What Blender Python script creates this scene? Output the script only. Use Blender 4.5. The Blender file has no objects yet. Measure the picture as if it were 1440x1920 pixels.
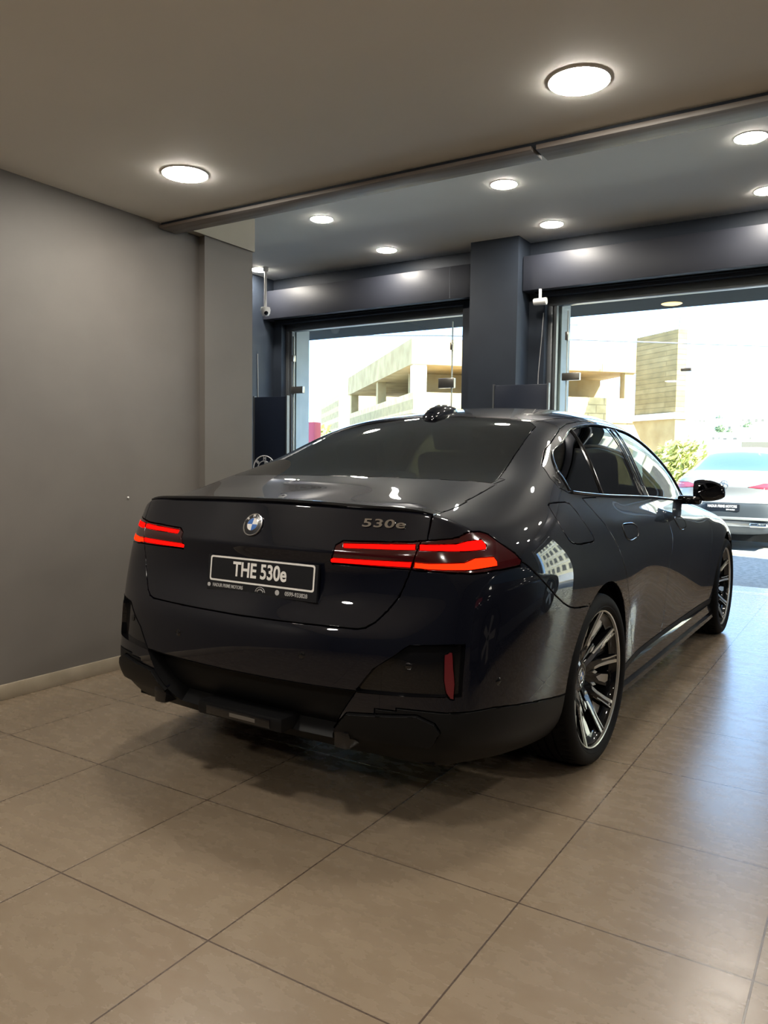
import bpy, bmesh, math, random
import numpy as np
from mathutils import Vector, Matrix
from mathutils.bvhtree import BVHTree
random.seed(7)
PI = math.pi
SC = bpy.context.scene
COL = SC.collection

# ---------------------------------------------------------------- camera
def make_camera():
    yaw, pitch, roll = -0.560007, -0.0647548, 0.0129928
    cy, sy, cp, sp = math.cos(yaw), math.sin(yaw), math.cos(pitch), math.sin(pitch)
    f = Vector((sy*cp, cy*cp, sp)); r = Vector((cy, -sy, 0)); u = r.cross(f)
    cr, sr = math.cos(roll), math.sin(roll)
    r2 = cr*r+sr*u; u2 = -sr*r+cr*u
    cam = bpy.data.cameras.new('camera'); o = bpy.data.objects.new('camera', cam); COL.objects.link(o)
    M = Matrix((r2, u2, -f)).transposed().to_4x4(); M.translation = (1.39399, -1.40172, 1.23082)
    o.matrix_world = M
    cam.sensor_fit = 'VERTICAL'; cam.sensor_height = 24; cam.lens = 1466.865/1920*24
    cam.clip_start = 0.05; cam.clip_end = 2000
    SC.camera = o
make_camera()
SC.view_settings.view_transform = 'Standard'; SC.view_settings.look = 'None'
SC.view_settings.gamma = 1; SC.view_settings.use_curve_mapping = False
SC.view_settings.exposure = .9
SC.cycles.max_bounces = 10; SC.cycles.transparent_max_bounces = 16
SC.cycles.diffuse_bounces = 5; SC.cycles.glossy_bounces = 5
SC.cycles.use_denoising = True
SC.cycles.sample_clamp_indirect = 8
SC.cycles.caustics_reflective = False; SC.cycles.caustics_refractive = False

# ---------------------------------------------------------------- sky, sun, exposure
def make_world():
    w = bpy.data.worlds.new('daylight'); SC.world = w; w.use_nodes = True; nt = w.node_tree; bg = nt.nodes['Background']
    tc = nt.nodes.new('ShaderNodeTexCoord'); sp = nt.nodes.new('ShaderNodeSeparateXYZ'); cr = nt.nodes.new('ShaderNodeValToRGB')
    nt.links.new(tc.outputs['Generated'], sp.inputs[0]); nt.links.new(sp.outputs['Z'], cr.inputs['Fac']); nt.links.new(cr.outputs['Color'], bg.inputs['Color'])
    e = cr.color_ramp.elements; e[0].position = 0; e[0].color = (.40,.66,1,1); e[1].position = .6; e[1].color = (.40,.58,.95,1)
    m = e.new(.12); m.color = (.33,.58,1,1)
    bg.inputs['Strength'].default_value = SKY
SKY = 3.7
make_world()
def make_sun():
    l = bpy.data.lights.new('sun', 'SUN'); l.energy = 20; l.angle = .01; l.color = (1,.95,.86)
    o = bpy.data.objects.new('sun', l); COL.objects.link(o); o.rotation_euler = Vector((.75,-.35,.56)).to_track_quat('Z','Y').to_euler()
make_sun()
LAMP = 112

# ---------------------------------------------------------------- helpers
def tag(o, label=None, cat=None, group=None, kind=None):
    if label: o['label'] = label
    if cat: o['category'] = cat
    if group: o['group'] = group
    if kind: o['kind'] = kind
    return o
def thing(name, label, cat, loc=(0,0,0), rz=0, group=None):
    o = bpy.data.objects.new(name, None); COL.objects.link(o); o.empty_display_size = .1
    o.location = loc; o.rotation_euler = (0,0,rz)
    return tag(o, label, cat, group)
def obj(name, bm, mat, parent=None, smooth=None, loc=None):
    me = bpy.data.meshes.new(name); bm.to_mesh(me); bm.free()
    for m in (mat if isinstance(mat,(list,tuple)) else [mat]): me.materials.append(m)
    if smooth is not None:
        for p in me.polygons: p.use_smooth = True
        me.set_sharp_from_angle(angle=math.radians(smooth))
    o = bpy.data.objects.new(name, me); COL.objects.link(o)
    if parent: o.parent = parent
    if loc: o.location = loc
    return o
def copy_tree(o, parent=None):
    c = o.copy(); COL.objects.link(c); c.parent = parent
    for ch in list(o.children): copy_tree(ch, c)
    return c
def box(bm, x0,x1,y0,y1,z0,z1, M=None, bev=0, mi=0):
    vs = [bm.verts.new((x,y,z)) for x in (x0,x1) for y in (y0,y1) for z in (z0,z1)]
    fs = [bm.faces.new([vs[i] for i in q]) for q in ((0,1,3,2),(4,6,7,5),(0,4,5,1),(2,3,7,6),(0,2,6,4),(1,5,7,3))]
    for f in fs: f.material_index = mi
    if bev:
        es = list({e for f in fs for e in f.edges})
        r = bmesh.ops.bevel(bm, geom=es, offset=bev, segments=2, affect='EDGES', profile=.5)
        vs = list({v for f in r['faces'] for v in f.verts} | {v for v in vs if v.is_valid})
    if M is not None:
        for v in vs:
            if v.is_valid: v.co = M @ v.co
    return vs
def boxo(name, dims, mat, parent=None, bev=0, **k):
    bm = bmesh.new(); box(bm, *dims, bev=bev); return obj(name, bm, mat, parent, smooth=30 if bev else None, **k)
def lathe(bm, prof, n=48, axis='z', c=(0,0,0), a0=0, a1=2*PI, mi=0):
    """prof: list of (r, h)"""
    full = abs(a1-a0-2*PI) < 1e-6
    rings = []
    for k in range(n if full else n+1):
        a = a0+(a1-a0)*k/n; ring = []
        for r, h in prof:
            p = (r*math.cos(a), r*math.sin(a), h)
            if axis == 'y': p = (p[0], p[2], p[1])
            if axis == 'x': p = (p[2], p[0], p[1])
            ring.append(bm.verts.new((p[0]+c[0], p[1]+c[1], p[2]+c[2])))
        rings.append(ring)
    m = len(rings)
    for k in range(m if full else m-1):
        A, B = rings[k], rings[(k+1) % m]
        for j in range(len(prof)-1):
            try: bm.faces.new((A[j], B[j], B[j+1], A[j+1])).material_index = mi
            except ValueError: pass
    return rings
def tube(bm, pts, r, n=10, closed=False, cap=True):
    pts = [Vector(p) for p in pts]; rings = []; N = len(pts)
    up = None
    for i, p in enumerate(pts):
        t = (pts[(i+1) % N if closed else min(i+1, N-1)]-pts[(i-1) % N if closed else max(i-1, 0)]).normalized()
        if up is None: up = Vector((0,0,1)) if abs(t.z) < .9 else Vector((1,0,0))
        s = t.cross(up)
        if s.length < 1e-5: s = t.orthogonal()
        s.normalize(); up = s.cross(t).normalized()
        rr = r[i] if isinstance(r, (list, tuple)) else r
        rings.append([bm.verts.new(p+rr*(math.cos(a)*s+math.sin(a)*up)) for a in [2*PI*k/n for k in range(n)]])
    for i in range(N if closed else N-1):
        A, B = rings[i], rings[(i+1) % N]
        for k in range(n): bm.faces.new((A[k], A[(k+1) % n], B[(k+1) % n], B[k]))
    if cap and not closed:
        bm.faces.new(rings[0][::-1]); bm.faces.new(rings[-1])
def prism(bm, poly, fn, d0, d1, mi=0):
    """poly in 2D, fn(u,v,d)->3D, extruded from d0 to d1"""
    a = [bm.verts.new(fn(u,v,d0)) for u,v in poly]; b = [bm.verts.new(fn(u,v,d1)) for u,v in poly]
    n = len(poly); fs = [bm.faces.new(a[::-1]), bm.faces.new(b)]
    fs += [bm.faces.new((a[i], a[(i+1)%n], b[(i+1)%n], b[i])) for i in range(n)]
    for f in fs: f.material_index = mi
    return fs
def recalc(bm): bmesh.ops.recalc_face_normals(bm, faces=bm.faces[:]); return bm

# ---------------------------------------------------------------- materials
def mat(name, col=(.5,.5,.5), rough=.5, metal=0, coat=0, spec=.5, emit=None, es=0, coatr=.03):
    m = bpy.data.materials.new(name); m.use_nodes = True
    b = m.node_tree.nodes['Principled BSDF']
    b.inputs['Base Color'].default_value = (*col, 1); b.inputs['Roughness'].default_value = rough
    b.inputs['Metallic'].default_value = metal; b.inputs['Coat Weight'].default_value = coat
    b.inputs['Coat Roughness'].default_value = coatr
    b.inputs['Specular IOR Level'].default_value = spec
    if emit: b.inputs['Emission Color'].default_value = (*emit, 1); b.inputs['Emission Strength'].default_value = es
    return m
def N(m, t, **k):
    n = m.node_tree.nodes.new(t)
    for a, v in k.items(): setattr(n, a, v)
    return n
def L(m, a, b): m.node_tree.links.new(a, b)
def noise_mat(name, c1, c2, scale=5, rough=.6, detail=6, bump=0, bscale=None, spec=.5, r2=None, lo=.35, hi=.65):
    m = mat(name, c1, rough, spec=spec); nt = m.node_tree; b = nt.nodes['Principled BSDF']
    tc = N(m, 'ShaderNodeTexCoord'); nz = N(m, 'ShaderNodeTexNoise'); nz.inputs['Scale'].default_value = scale; nz.inputs['Detail'].default_value = detail
    cr = N(m, 'ShaderNodeValToRGB'); cr.color_ramp.elements[0].position = lo; cr.color_ramp.elements[1].position = hi
    cr.color_ramp.elements[0].color = (*c1,1); cr.color_ramp.elements[1].color = (*c2,1)
    L(m, tc.outputs['Object'], nz.inputs['Vector']); L(m, nz.outputs['Fac'], cr.inputs['Fac']); L(m, cr.outputs['Color'], b.inputs['Base Color'])
    if bump:
        n2 = N(m, 'ShaderNodeTexNoise'); n2.inputs['Scale'].default_value = bscale or scale*4; n2.inputs['Detail'].default_value = 5
        L(m, tc.outputs['Object'], n2.inputs['Vector'])
        bp = N(m, 'ShaderNodeBump'); bp.inputs['Strength'].default_value = bump; bp.inputs['Distance'].default_value = .01
        L(m, n2.outputs['Fac'], bp.inputs['Height']); L(m, bp.outputs['Normal'], b.inputs['Normal'])
    return m

# ---------------------------------------------------------------- car body surface
CAR_LOC = (-.46772, 1.76934, 0); CAR_RZ = PI/2-.00689     # car frame: x forward, y left, z up, origin under the rear axle
# side columns, rear corner to front corner: x, then (y,z) bottom .. belt
SIDE = [
 ((-.93,.70,.235),(-.985,.80,.34),(-.98,.812,.47),(-.968,.808,.66),(-.945,.80,.82),(-.915,.79,.925),(-.865,.785,.995)),
 ((-.74,.80,.225),(-.76,.882,.32),(-.76,.898,.47),(-.755,.905,.66),(-.745,.90,.83),(-.73,.872,.945),(-.70,.82,1.03)),
 ((-.45,.85,.205),(-.45,.915,.30),(-.45,.932,.46),(-.45,.945,.66),(-.45,.942,.84),(-.45,.905,.965),(-.44,.838,1.068)),
 ((-.15,.86,.20),(-.15,.92,.29),(-.15,.945,.46),(-.15,.958,.66),(-.15,.955,.84),(-.15,.91,.975),(-.15,.832,1.092)),
 ((.15,.86,.20),(.15,.92,.29),(.15,.94,.46),(.15,.952,.66),(.15,.953,.84),(.15,.908,.975),(.15,.825,1.094)),
 ((.38,.87,.20),(.38,.925,.29),(.38,.938,.46),(.38,.943,.66),(.38,.950,.84),(.38,.907,.97),(.38,.822,1.085)),
 ((.66,.885,.19),(.66,.905,.28),(.66,.903,.46),(.66,.926,.66),(.66,.945,.84),(.66,.903,.96),(.66,.82,1.073)),
 ((.95,.885,.19),(.95,.897,.28),(.95,.898,.46),(.95,.922,.66),(.95,.942,.84),(.95,.90,.95),(.95,.818,1.06)),
 ((1.4,.885,.185),(1.4,.897,.28),(1.4,.898,.46),(1.4,.922,.66),(1.4,.94,.83),(1.4,.898,.935),(1.4,.815,1.038)),
 ((1.9,.885,.185),(1.9,.90,.28),(1.9,.902,.46),(1.9,.925,.66),(1.9,.94,.81),(1.9,.893,.91),(1.9,.805,1.012)),
 ((2.35,.86,.185),(2.35,.905,.28),(2.35,.915,.46),(2.35,.935,.66),(2.35,.938,.79),(2.35,.885,.89),(2.35,.775,.985)),
 ((2.75,.86,.19),(2.75,.92,.29),(2.75,.94,.46),(2.75,.95,.66),(2.75,.94,.78),(2.75,.875,.88),(2.75,.71,.965)),
 ((3.1,.85,.20),(3.1,.92,.30),(3.1,.945,.46),(3.1,.95,.65),(3.1,.93,.77),(3.1,.855,.86),(3.1,.67,.93)),
 ((3.45,.81,.20),(3.45,.88,.30),(3.45,.905,.46),(3.45,.905,.62),(3.45,.875,.73),(3.45,.80,.81),(3.45,.63,.865)),
 ((3.70,.72,.20),(3.72,.79,.30),(3.73,.81,.45),(3.72,.80,.60),(3.70,.77,.70),(3.67,.72,.76),(3.64,.60,.80)),
]
# top columns for the same stations, inboard of the belt: (x,y,z) x5, the last on the centreline
TOP = [
 ((-.945,.675,1.058),(-.985,.48,1.070),(-1.005,.31,1.076),(-1.017,.155,1.079),(-1.02,0,1.080)),
 ((-.72,.68,1.085),(-.74,.50,1.104),(-.75,.32,1.114),(-.755,.16,1.12),(-.757,0,1.122)),
 ((-.44,.725,1.15),(-.45,.565,1.17),(-.47,.36,1.172),(-.48,.18,1.172),(-.485,0,1.172)),
 ((-.15,.745,1.19),(-.15,.60,1.262),(-.15,.42,1.295),(-.15,.21,1.31),(-.15,0,1.315)),
 ((.15,.738,1.235),(.15,.605,1.362),(.15,.43,1.405),(.15,.21,1.424),(.15,0,1.43)),
 ((.38,.736,1.243),(.38,.612,1.392),(.38,.445,1.453),(.38,.215,1.474),(.38,0,1.481)),
 ((.66,.735,1.24),(.66,.617,1.407),(.66,.455,1.488),(.66,.225,1.512),(.66,0,1.519)),
 ((.95,.735,1.232),(.95,.62,1.412),(.95,.46,1.503),(.95,.23,1.530),(.95,0,1.538)),
 ((1.4,.732,1.215),(1.4,.62,1.405),(1.4,.46,1.500),(1.4,.23,1.530),(1.4,0,1.538)),
 ((1.9,.728,1.175),(1.9,.63,1.335),(1.9,.47,1.43),(1.92,.235,1.465),(1.93,0,1.475)),
 ((2.35,.735,1.06),(2.35,.665,1.165),(2.36,.48,1.25),(2.38,.24,1.285),(2.39,0,1.295)),
 ((2.75,.64,1.0),(2.75,.53,1.035),(2.77,.38,1.06),(2.80,.2,1.075),(2.81,0,1.08)),
 ((3.1,.58,.955),(3.1,.46,.975),(3.1,.32,.985),(3.1,.16,.99),(3.1,0,.993)),
 ((3.45,.54,.888),(3.45,.43,.905),(3.45,.30,.916),(3.45,.15,.922),(3.45,0,.925)),
 ((3.72,.50,.805),(3.79,.38,.81),(3.83,.26,.813),(3.85,.13,.815),(3.86,0,.815)),
]
# rear face rows bottom..k5, columns j1..j5
def plan(xc, xe, ys=(.665,.48,.31,.155,0), ye=.80):
    return [xc+(xe-xc)*((y/ye)**2*.55+(y/ye)**5*.30) for y in ys]
YR = (.665,.48,.31,.155,0)
def rearrow(xc, xe, z, dz=0): return [(x, y, z+dz*(y/.8)**2) for x, y in zip(plan(xc, xe), YR)]
REAR = [rearrow(-1.0,-.93,.24,.0), rearrow(-1.13,-.985,.345,.0), rearrow(-1.165,-.98,.48), rearrow(-1.158,-.968,.655,.005), rearrow(-1.085,-.945,.80,.01), rearrow(-1.092,-.915,.93,-.005)]
FRONT = [[(3.70+(.19-.02*k)*(1-(y/.8)**2.5), y*.93, z) for y in YR] for k, z in enumerate((.20,.30,.45,.60,.70,.76))]

def body_half(level=4):
    """returns (verts, faces) of the subdivided half body (y>=0), with normals"""
    K = 7; I = len(SIDE); J = 5
    key = {}; V = []; F = []
    def vid(p):
        k = tuple(round(c, 5) for c in p)
        if k not in key: key[k] = len(V); V.append(k)
        return key[k]
    S = [[vid(p) for p in col] for col in SIDE]
    T = [[S[i][K-1]]+[vid(p) for p in TOP[i]] for i in range(I)]
    Rr = [[S[0][k]]+[vid(p) for p in REAR[k]] for k in range(K-1)]+[T[0]]
    Fr = [[S[-1][k]]+[vid(p) for p in FRONT[k]] for k in range(K-1)]+[T[-1]]
    for i in range(I-1):
        for k in range(K-1): F.append((S[i][k], S[i][k+1], S[i+1][k+1], S[i+1][k]))
        for j in range(J): F.append((T[i][j], T[i][j+1], T[i+1][j+1], T[i+1][j]))
    for k in range(K-1):
        for j in range(J):
            F.append((Rr[k][j], Rr[k][j+1], Rr[k+1][j+1], Rr[k+1][j]))
            F.append((Fr[k][j], Fr[k+1][j], Fr[k+1][j+1], Fr[k][j+1]))
    # mirror
    n = len(V); mi = {}
    V2 = list(V)
    for a, p in enumerate(V):
        if abs(p[1]) < 1e-6: mi[a] = a
        else: mi[a] = len(V2); V2.append((p[0], -p[1], p[2]))
    F2 = F+[tuple(mi[a] for a in f)[::-1] for f in F]
    me = bpy.data.meshes.new('cage'); me.from_pydata(V2, [], F2); me.update()
    ev = {tuple(sorted(e.vertices)): e.index for e in me.edges}
    cr = me.attributes.new('crease_edge', 'FLOAT', 'EDGE')
    def crease(path, w):
        for a, b in zip(path[:-1], path[1:]):
            for q in ((a, b), (mi[a], mi[b])):
                e = ev.get(tuple(sorted(q)))
                if e is not None: cr.data[e].value = w
    crease(T[0][1:], .9); crease(T[0][:2], .55)
    for k in range(1, 5): crease([Rr[k][0], Rr[k+1][0]], .25)
    crease([S[i][5] for i in range(4, 12)], .45); crease([S[i][5] for i in range(3, 5)], .25)
    crease([Rr[5][j] for j in range(1, 6)], .75); crease([Rr[3][j] for j in range(1, 6)], .35)
    crease([S[i][6] for i in range(5, 13)], .3)
    tgt = np.array(V2)
    cage = tgt.copy()
    o = bpy.data.objects.new('cage', me); COL.objects.link(o)
    md = o.modifiers.new('s', 'SUBSURF'); md.levels = 1; md.use_limit_surface = True; md.quality = 4
    def ev_mesh():
        dg = bpy.context.evaluated_depsgraph_get(); dg.update()
        return o.evaluated_get(dg).to_mesh()
    for it in range(2):
        m2 = ev_mesh(); co = np.empty(len(m2.vertices)*3); m2.vertices.foreach_get('co', co); co = co.reshape(-1, 3)[:len(V2)]
        cage += (tgt-co)*.75
        me.vertices.foreach_set('co', cage.ravel()); me.update()
    md.levels = level
    m2 = ev_mesh()
    bm = bmesh.new(); bm.from_mesh(m2)
    bpy.data.objects.remove(o); bpy.data.meshes.remove(me)
    bm.normal_update()
    full = BVHTree.FromBMesh(bm)
    nor = [v.normal.copy() for v in bm.verts]; faces = [[v.index for v in f.verts] for f in bm.faces]; vco = [v.co.copy() for v in bm.verts]
    geo = [f for f in bm.faces if f.calc_center_median().y < 0]
    bmesh.ops.delete(bm, geom=geo, context='FACES')
    return bm, (full, faces, vco, nor)

# ---------------------------------------------------------------- cutting the surface into panels
SIDEP = (Vector((1,0,0)), Vector((0,0,1)), Vector((0,1,0)))       # (u axis, v axis, facing)
REARP = (Vector((0,1,0)), Vector((0,0,1)), Vector((-1,0,0)))
TOPP  = (Vector((1,0,0)), Vector((0,1,0)), Vector((0,0,1)))
CORNP = (Vector((.6,.8,0)), Vector((0,0,1)), Vector((-.8,.6,0)))
def P2(p, P): return (Vector(p).dot(P[0]), Vector(p).dot(P[1]))
def cut(bm, pts, P, closed=True, facing=.1, lim=None):
    """cut the faces that face P along the 2D polyline pts"""
    U, V, D = P; n = len(pts)
    def bb(f):
        us = [v.co.dot(U) for v in f.verts]; ws = [v.co.dot(V) for v in f.verts]
        return min(us), max(us), min(ws), max(ws)
    X0, X1 = min(p[0] for p in pts), max(p[0] for p in pts); Y0, Y1 = min(p[1] for p in pts), max(p[1] for p in pts)
    pool = {}
    for f in bm.faces:
        if f.normal.dot(D) < facing or (lim and not lim(f.calc_center_median())): continue
        q = bb(f)
        if q[1] >= X0 and q[0] <= X1 and q[3] >= Y0 and q[2] <= Y1: pool[f] = q
    for i in range(n if closed else n-1):
        a, b = pts[i], pts[(i+1) % n]
        x0, x1 = min(a[0], b[0])-1e-4, max(a[0], b[0])+1e-4; y0, y1 = min(a[1], b[1])-1e-4, max(a[1], b[1])+1e-4
        sel = [f for f, q in pool.items() if q[1] >= x0 and q[0] <= x1 and q[3] >= y0 and q[2] <= y1]
        if not sel: continue
        d = U*(b[0]-a[0])+V*(b[1]-a[1])
        if d.length < 1e-7: continue
        no = d.cross(D).normalized(); co = U*a[0]+V*a[1]
        geom = set(sel)
        for f in sel: geom.update(f.edges); geom.update(f.verts); del pool[f]
        r = bmesh.ops.bisect_plane(bm, geom=list(geom), plane_co=co, plane_no=no, dist=1e-5)
        for g in list(r['geom'])+sel:
            if isinstance(g, bmesh.types.BMFace) and g.is_valid: pool[g] = bb(g)
def inside(u, v, poly):
    r = False; n = len(poly); j = n-1
    for i in range(n):
        xi, yi = poly[i]; xj, yj = poly[j]
        if (yi > v) != (yj > v) and u < (xj-xi)*(v-yi)/(yj-yi)+xi: r = not r
        j = i
    return r
def smooth_poly(pts, k=2):
    """corner cutting that keeps the outline smooth"""
    for _ in range(k):
        q = []; n = len(pts)
        for i in range(n):
            a, b = pts[i], pts[(i+1) % n]
            q += [(a[0]*.8+b[0]*.2, a[1]*.8+b[1]*.2), (a[0]*.2+b[0]*.8, a[1]*.2+b[1]*.8)]
        pts = q
    return pts
def crom(pts, n=4):
    """open smooth curve through the points"""
    out = []; P = [pts[0]]+list(pts)+[pts[-1]]
    for i in range(1, len(P)-2):
        p0, p1, p2, p3 = P[i-1], P[i], P[i+1], P[i+2]
        for k in range(n):
            t = k/n
            out.append(tuple(.5*((2*b)+(-a+c)*t+(2*a-5*b+4*c-d)*t*t+(-a+3*b-3*c+d)*t**3) for a, b, c, d in zip(p0, p1, p2, p3)))
    return out+[tuple(pts[-1])]
class Surf:
    def __init__(s, data):
        full, faces, vco, nor = data
        tris = []
        for f in faces:
            for k in range(1, len(f)-1): tris.append((f[0], f[k], f[k+1]))
        s.t = tris; s.v = vco; s.n = nor; s.b = BVHTree.FromPolygons(vco, tris)
    def near(s, p):
        h, n, i, d = s.b.find_nearest(p)
        a, b, c = s.t[i]; A, B, C = s.v[a], s.v[b], s.v[c]
        v0, v1, v2 = B-A, C-A, h-A
        d00, d01, d11, d20, d21 = v0.dot(v0), v0.dot(v1), v1.dot(v1), v2.dot(v0), v2.dot(v1)
        q = d00*d11-d01*d01 or 1e-12
        v = (d11*d20-d01*d21)/q; w = (d00*d21-d01*d20)/q
        return h, (s.n[a]*(1-v-w)+s.n[b]*v+s.n[c]*w).normalized()
    def ray(s, o, d):
        return s.b.ray_cast(Vector(o), Vector(d).normalized())[0]

def panel(name, bm, regs, lay, surf, mt, parent, side='R', gap=.0018, depth=.014, off=0, edge=.0022):
    """one panel: the faces of the given regions, edges drawn in by half the shut gap and folded inward"""
    nb = bmesh.new(); vm = {}
    fs = [f for f in bm.faces if f[lay] in regs]
    if not fs: print('EMPTY', name); nb.free(); return None
    parts = {'R': (-1,), 'L': (1,), 'C': (1, -1)}[side]
    for sg in parts:
        vm = {}
        for f in fs:
            vs = []
            for v in f.verts:
                if v.index not in vm: vm[v.index] = nb.verts.new((v.co.x, v.co.y*sg, v.co.z))
                vs.append(vm[v.index])
            try: nb.faces.new(vs if sg == 1 else vs[::-1])
            except ValueError: pass
    if side == 'C':
        bmesh.ops.remove_doubles(nb, verts=[v for v in nb.verts if abs(v.co.y) < 2e-4], dist=4e-4)
    bmesh.ops.dissolve_degenerate(nb, dist=1e-5, edges=nb.edges[:])
    nb.normal_update()
    bverts = {}
    bed = [e for e in nb.edges if e.is_boundary]
    for e in bed:
        f = e.link_faces[0]; d = (e.verts[1].co-e.verts[0].co)
        if d.length < 1e-7: continue
        n = f.normal.cross(d).normalized()
        if n.dot(f.calc_center_median()-e.verts[0].co) < 0: n = -n
        for v in e.verts: bverts.setdefault(v, Vector()); bverts[v] += n
    for v, n in bverts.items():
        if n.length > 1e-6: v.co += n.normalized()*(gap+edge)
    surfn = {}
    for v in nb.verts:
        h, n = surf.near(v.co); surfn[v] = n
    if off:
        for v in nb.verts: v.co += surfn[v]*off
    outer = list(nb.faces)
    odir = {}
    for v in bverts:
        o_ = -bverts[v]; o_ = o_-surfn[v]*o_.dot(surfn[v]); odir[v] = o_.normalized() if o_.length > 1e-6 else Vector()
    mid = {v: nb.verts.new(v.co+odir[v]*edge-surfn[v]*edge*(1 if depth > 0 else -1)) for v in bverts}
    low = {v: nb.verts.new(mid[v].co-surfn[v]*depth) for v in bverts}
    roll = []
    # a narrow rolled edge so shut lines catch the light
    for e in bed:
        a, b = e.verts
        if a not in low or b not in low: continue
        l = e.link_loops[0]
        if l.vert != a: a, b = b, a
        try:
            f1 = nb.faces.new((b, a, mid[a], mid[b])); roll.append(f1); nb.faces.new((mid[b], mid[a], low[a], low[b]))
        except ValueError: pass
    nb.verts.index_update(); nb.faces.index_update()
    nout = len(outer)
    nb.normal_update()
    me = bpy.data.meshes.new(name)
    no = {v.index: n for v, n in surfn.items()}; nm = {mid[v].index: (odir[v]+surfn[v]*.15).normalized() for v in bverts}; rolls = {f.index for f in roll}
    nb.to_mesh(me); nb.free()
    for p in me.polygons: p.use_smooth = True
    nl = []
    for p in me.polygons:
        if p.index < nout: nl += [no.get(me.loops[li].vertex_index, p.normal) for li in p.loop_indices]
        elif p.index in rolls: nl += [no.get(me.loops[li].vertex_index) or nm.get(me.loops[li].vertex_index, p.normal) for li in p.loop_indices]
        else: nl += [p.normal.copy() for li in p.loop_indices]
    me.normals_split_custom_set(nl)
    me.materials.append(mt)
    o = bpy.data.objects.new(name, me); COL.objects.link(o); o.parent = parent
    return o

# ---------------------------------------------------------------- materials of the car
def paint_mat():
    m = mat('black_paint', (.0030,.0036,.0075), .4, coat=1, coatr=.01, spec=.05)
    return m
M_paint = paint_mat()
M_gblack = mat('gloss_black_trim', (.004,.004,.005), .3, coat=1, coatr=.02, spec=.05)
M_matte = mat('matte_black_plastic', (.006,.006,.0065), .45, spec=.12)
M_satin = mat('satin_black_trim', (.006,.006,.007), .4, spec=.3)
M_dark = mat('unlit_black', (.004,.004,.004), .9, spec=.1)
M_chrome = mat('bright_metal', (.75,.75,.76), .12, metal=1)
M_machined = mat('machined_alloy', (.85,.84,.80), .34, metal=1)
M_rubber = mat('tyre_rubber', (.006,.006,.0065), .6, spec=.10)
M_lens = mat('smoked_red_lens', (.035,.003,.004), .12, coat=.8)
M_refl = mat('red_reflector', (.10,.008,.012), .25, coat=.5)
M_led = mat('red_led', (.25,.002,.002), .3, spec=0, emit=(1,.003,.0015), es=1.25)
M_ledo = mat('orange_red_led', (.25,.005,.002), .3, spec=0, emit=(1,.018,.002), es=1.6)
M_white = mat('white_print', (.75,.74,.72), .5)
M_blue = mat('badge_blue', (.02,.12,.42), .3, coat=.5)
M_plate = mat('plate_black', (.006,.007,.010), .3, coat=.3)
M_grey = mat('grey_print', (.42,.42,.42), .5)
def glass_mat(name, tint, gloss=1.0, ior=1.5):
    m = bpy.data.materials.new(name); m.use_nodes = True; nt = m.node_tree
    for n in list(nt.nodes): nt.nodes.remove(n)
    o = N(m, 'ShaderNodeOutputMaterial'); mx = N(m, 'ShaderNodeMixShader'); t = N(m, 'ShaderNodeBsdfTransparent'); g = N(m, 'ShaderNodeBsdfGlossy'); fr = N(m, 'ShaderNodeFresnel')
    t.inputs['Color'].default_value = (*tint, 1); g.inputs['Roughness'].default_value = .005; g.inputs['Color'].default_value = (gloss,gloss,gloss,1)
    geo = N(m, 'ShaderNodeNewGeometry'); mm = N(m, 'ShaderNodeMath', operation='MULTIPLY_ADD')
    # single sheet: the same reflection from both sides
    mm.inputs[1].default_value = -(ior-1/ior); mm.inputs[2].default_value = ior
    L(m, geo.outputs['Backfacing'], mm.inputs[0]); L(m, mm.outputs[0], fr.inputs['IOR'])
    L(m, fr.outputs[0], mx.inputs[0]); L(m, t.outputs[0], mx.inputs[1]); L(m, g.outputs[0], mx.inputs[2]); L(m, mx.outputs[0], o.inputs[0])
    return m
M_rglass = glass_mat('privacy_glass', (.035,.04,.04), ior=1.9)
M_qglass = glass_mat('rear_side_glass', (.03,.035,.035), ior=1.38)
M_sglass = glass_mat('side_glass', (.20,.23,.22), ior=1.36)
M_wglass = glass_mat('windscreen_glass', (.6,.66,.62), ior=1.55)

# ---------------------------------------------------------------- outlines (car frame, right half mirrored to y > 0)
LENS = [(-1.069,.345,.898),(-1.061,.359,.951),(-1.051,.385,.966),(-1.002,.624,.974),(-.995,.643,.977),(-.942,.733,.987),(-.924,.75,.992),(-.907,.758,1.001),(-.89,.767,1.007),(-.848,.784,1.006),(-.823,.801,.998),(-.804,.832,.972),(-.757,.869,.934),(-.732,.885,.908),(-.746,.886,.893),(-.87,.837,.882),(-.932,.796,.878),(-1.017,.634,.886),(-1.067,.35,.889)]
B1 = [(-1.054,.387,.957),(-1.003,.632,.966),(-1.008,.634,.950),(-1.059,.391,.945)]
B2 = [(-.999,.646,.966),(-.965,.70,.967),(-.938,.748,.969),(-.907,.77,.978),(-.862,.797,.981),(-.853,.808,.965),(-.862,.813,.953),(-.918,.776,.949),(-1.003,.649,.949)]
B3 = [(-1.07,.343,.902),(-1.069,.352,.907),(-1.019,.627,.910),(-1.02,.624,.894),(-1.068,.347,.893)]
B4 = [(-1.015,.639,.909),(-1.0,.68,.907),(-.938,.776,.911),(-.905,.798,.925),(-.846,.834,.926),(-.838,.842,.912),(-.843,.846,.899),(-.925,.798,.891),(-1.001,.681,.890),(-1.016,.637,.893)]
LIDD = [(-.51,.668),(-.588,.664),(-.751,.655),(-.921,.662),(-.99,.664)]                 # deck part of the boot seam (x,y)
LIDR = [(.664,1.09),(.663,1.06),(.652,1.0),(.642,.961),(.631,.899),(.619,.867),(.596,.80),(.566,.754),(.534,.716),(.505,.697),(.48,.691),(.30,.689),(0,.687)]  # (y,z)
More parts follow.
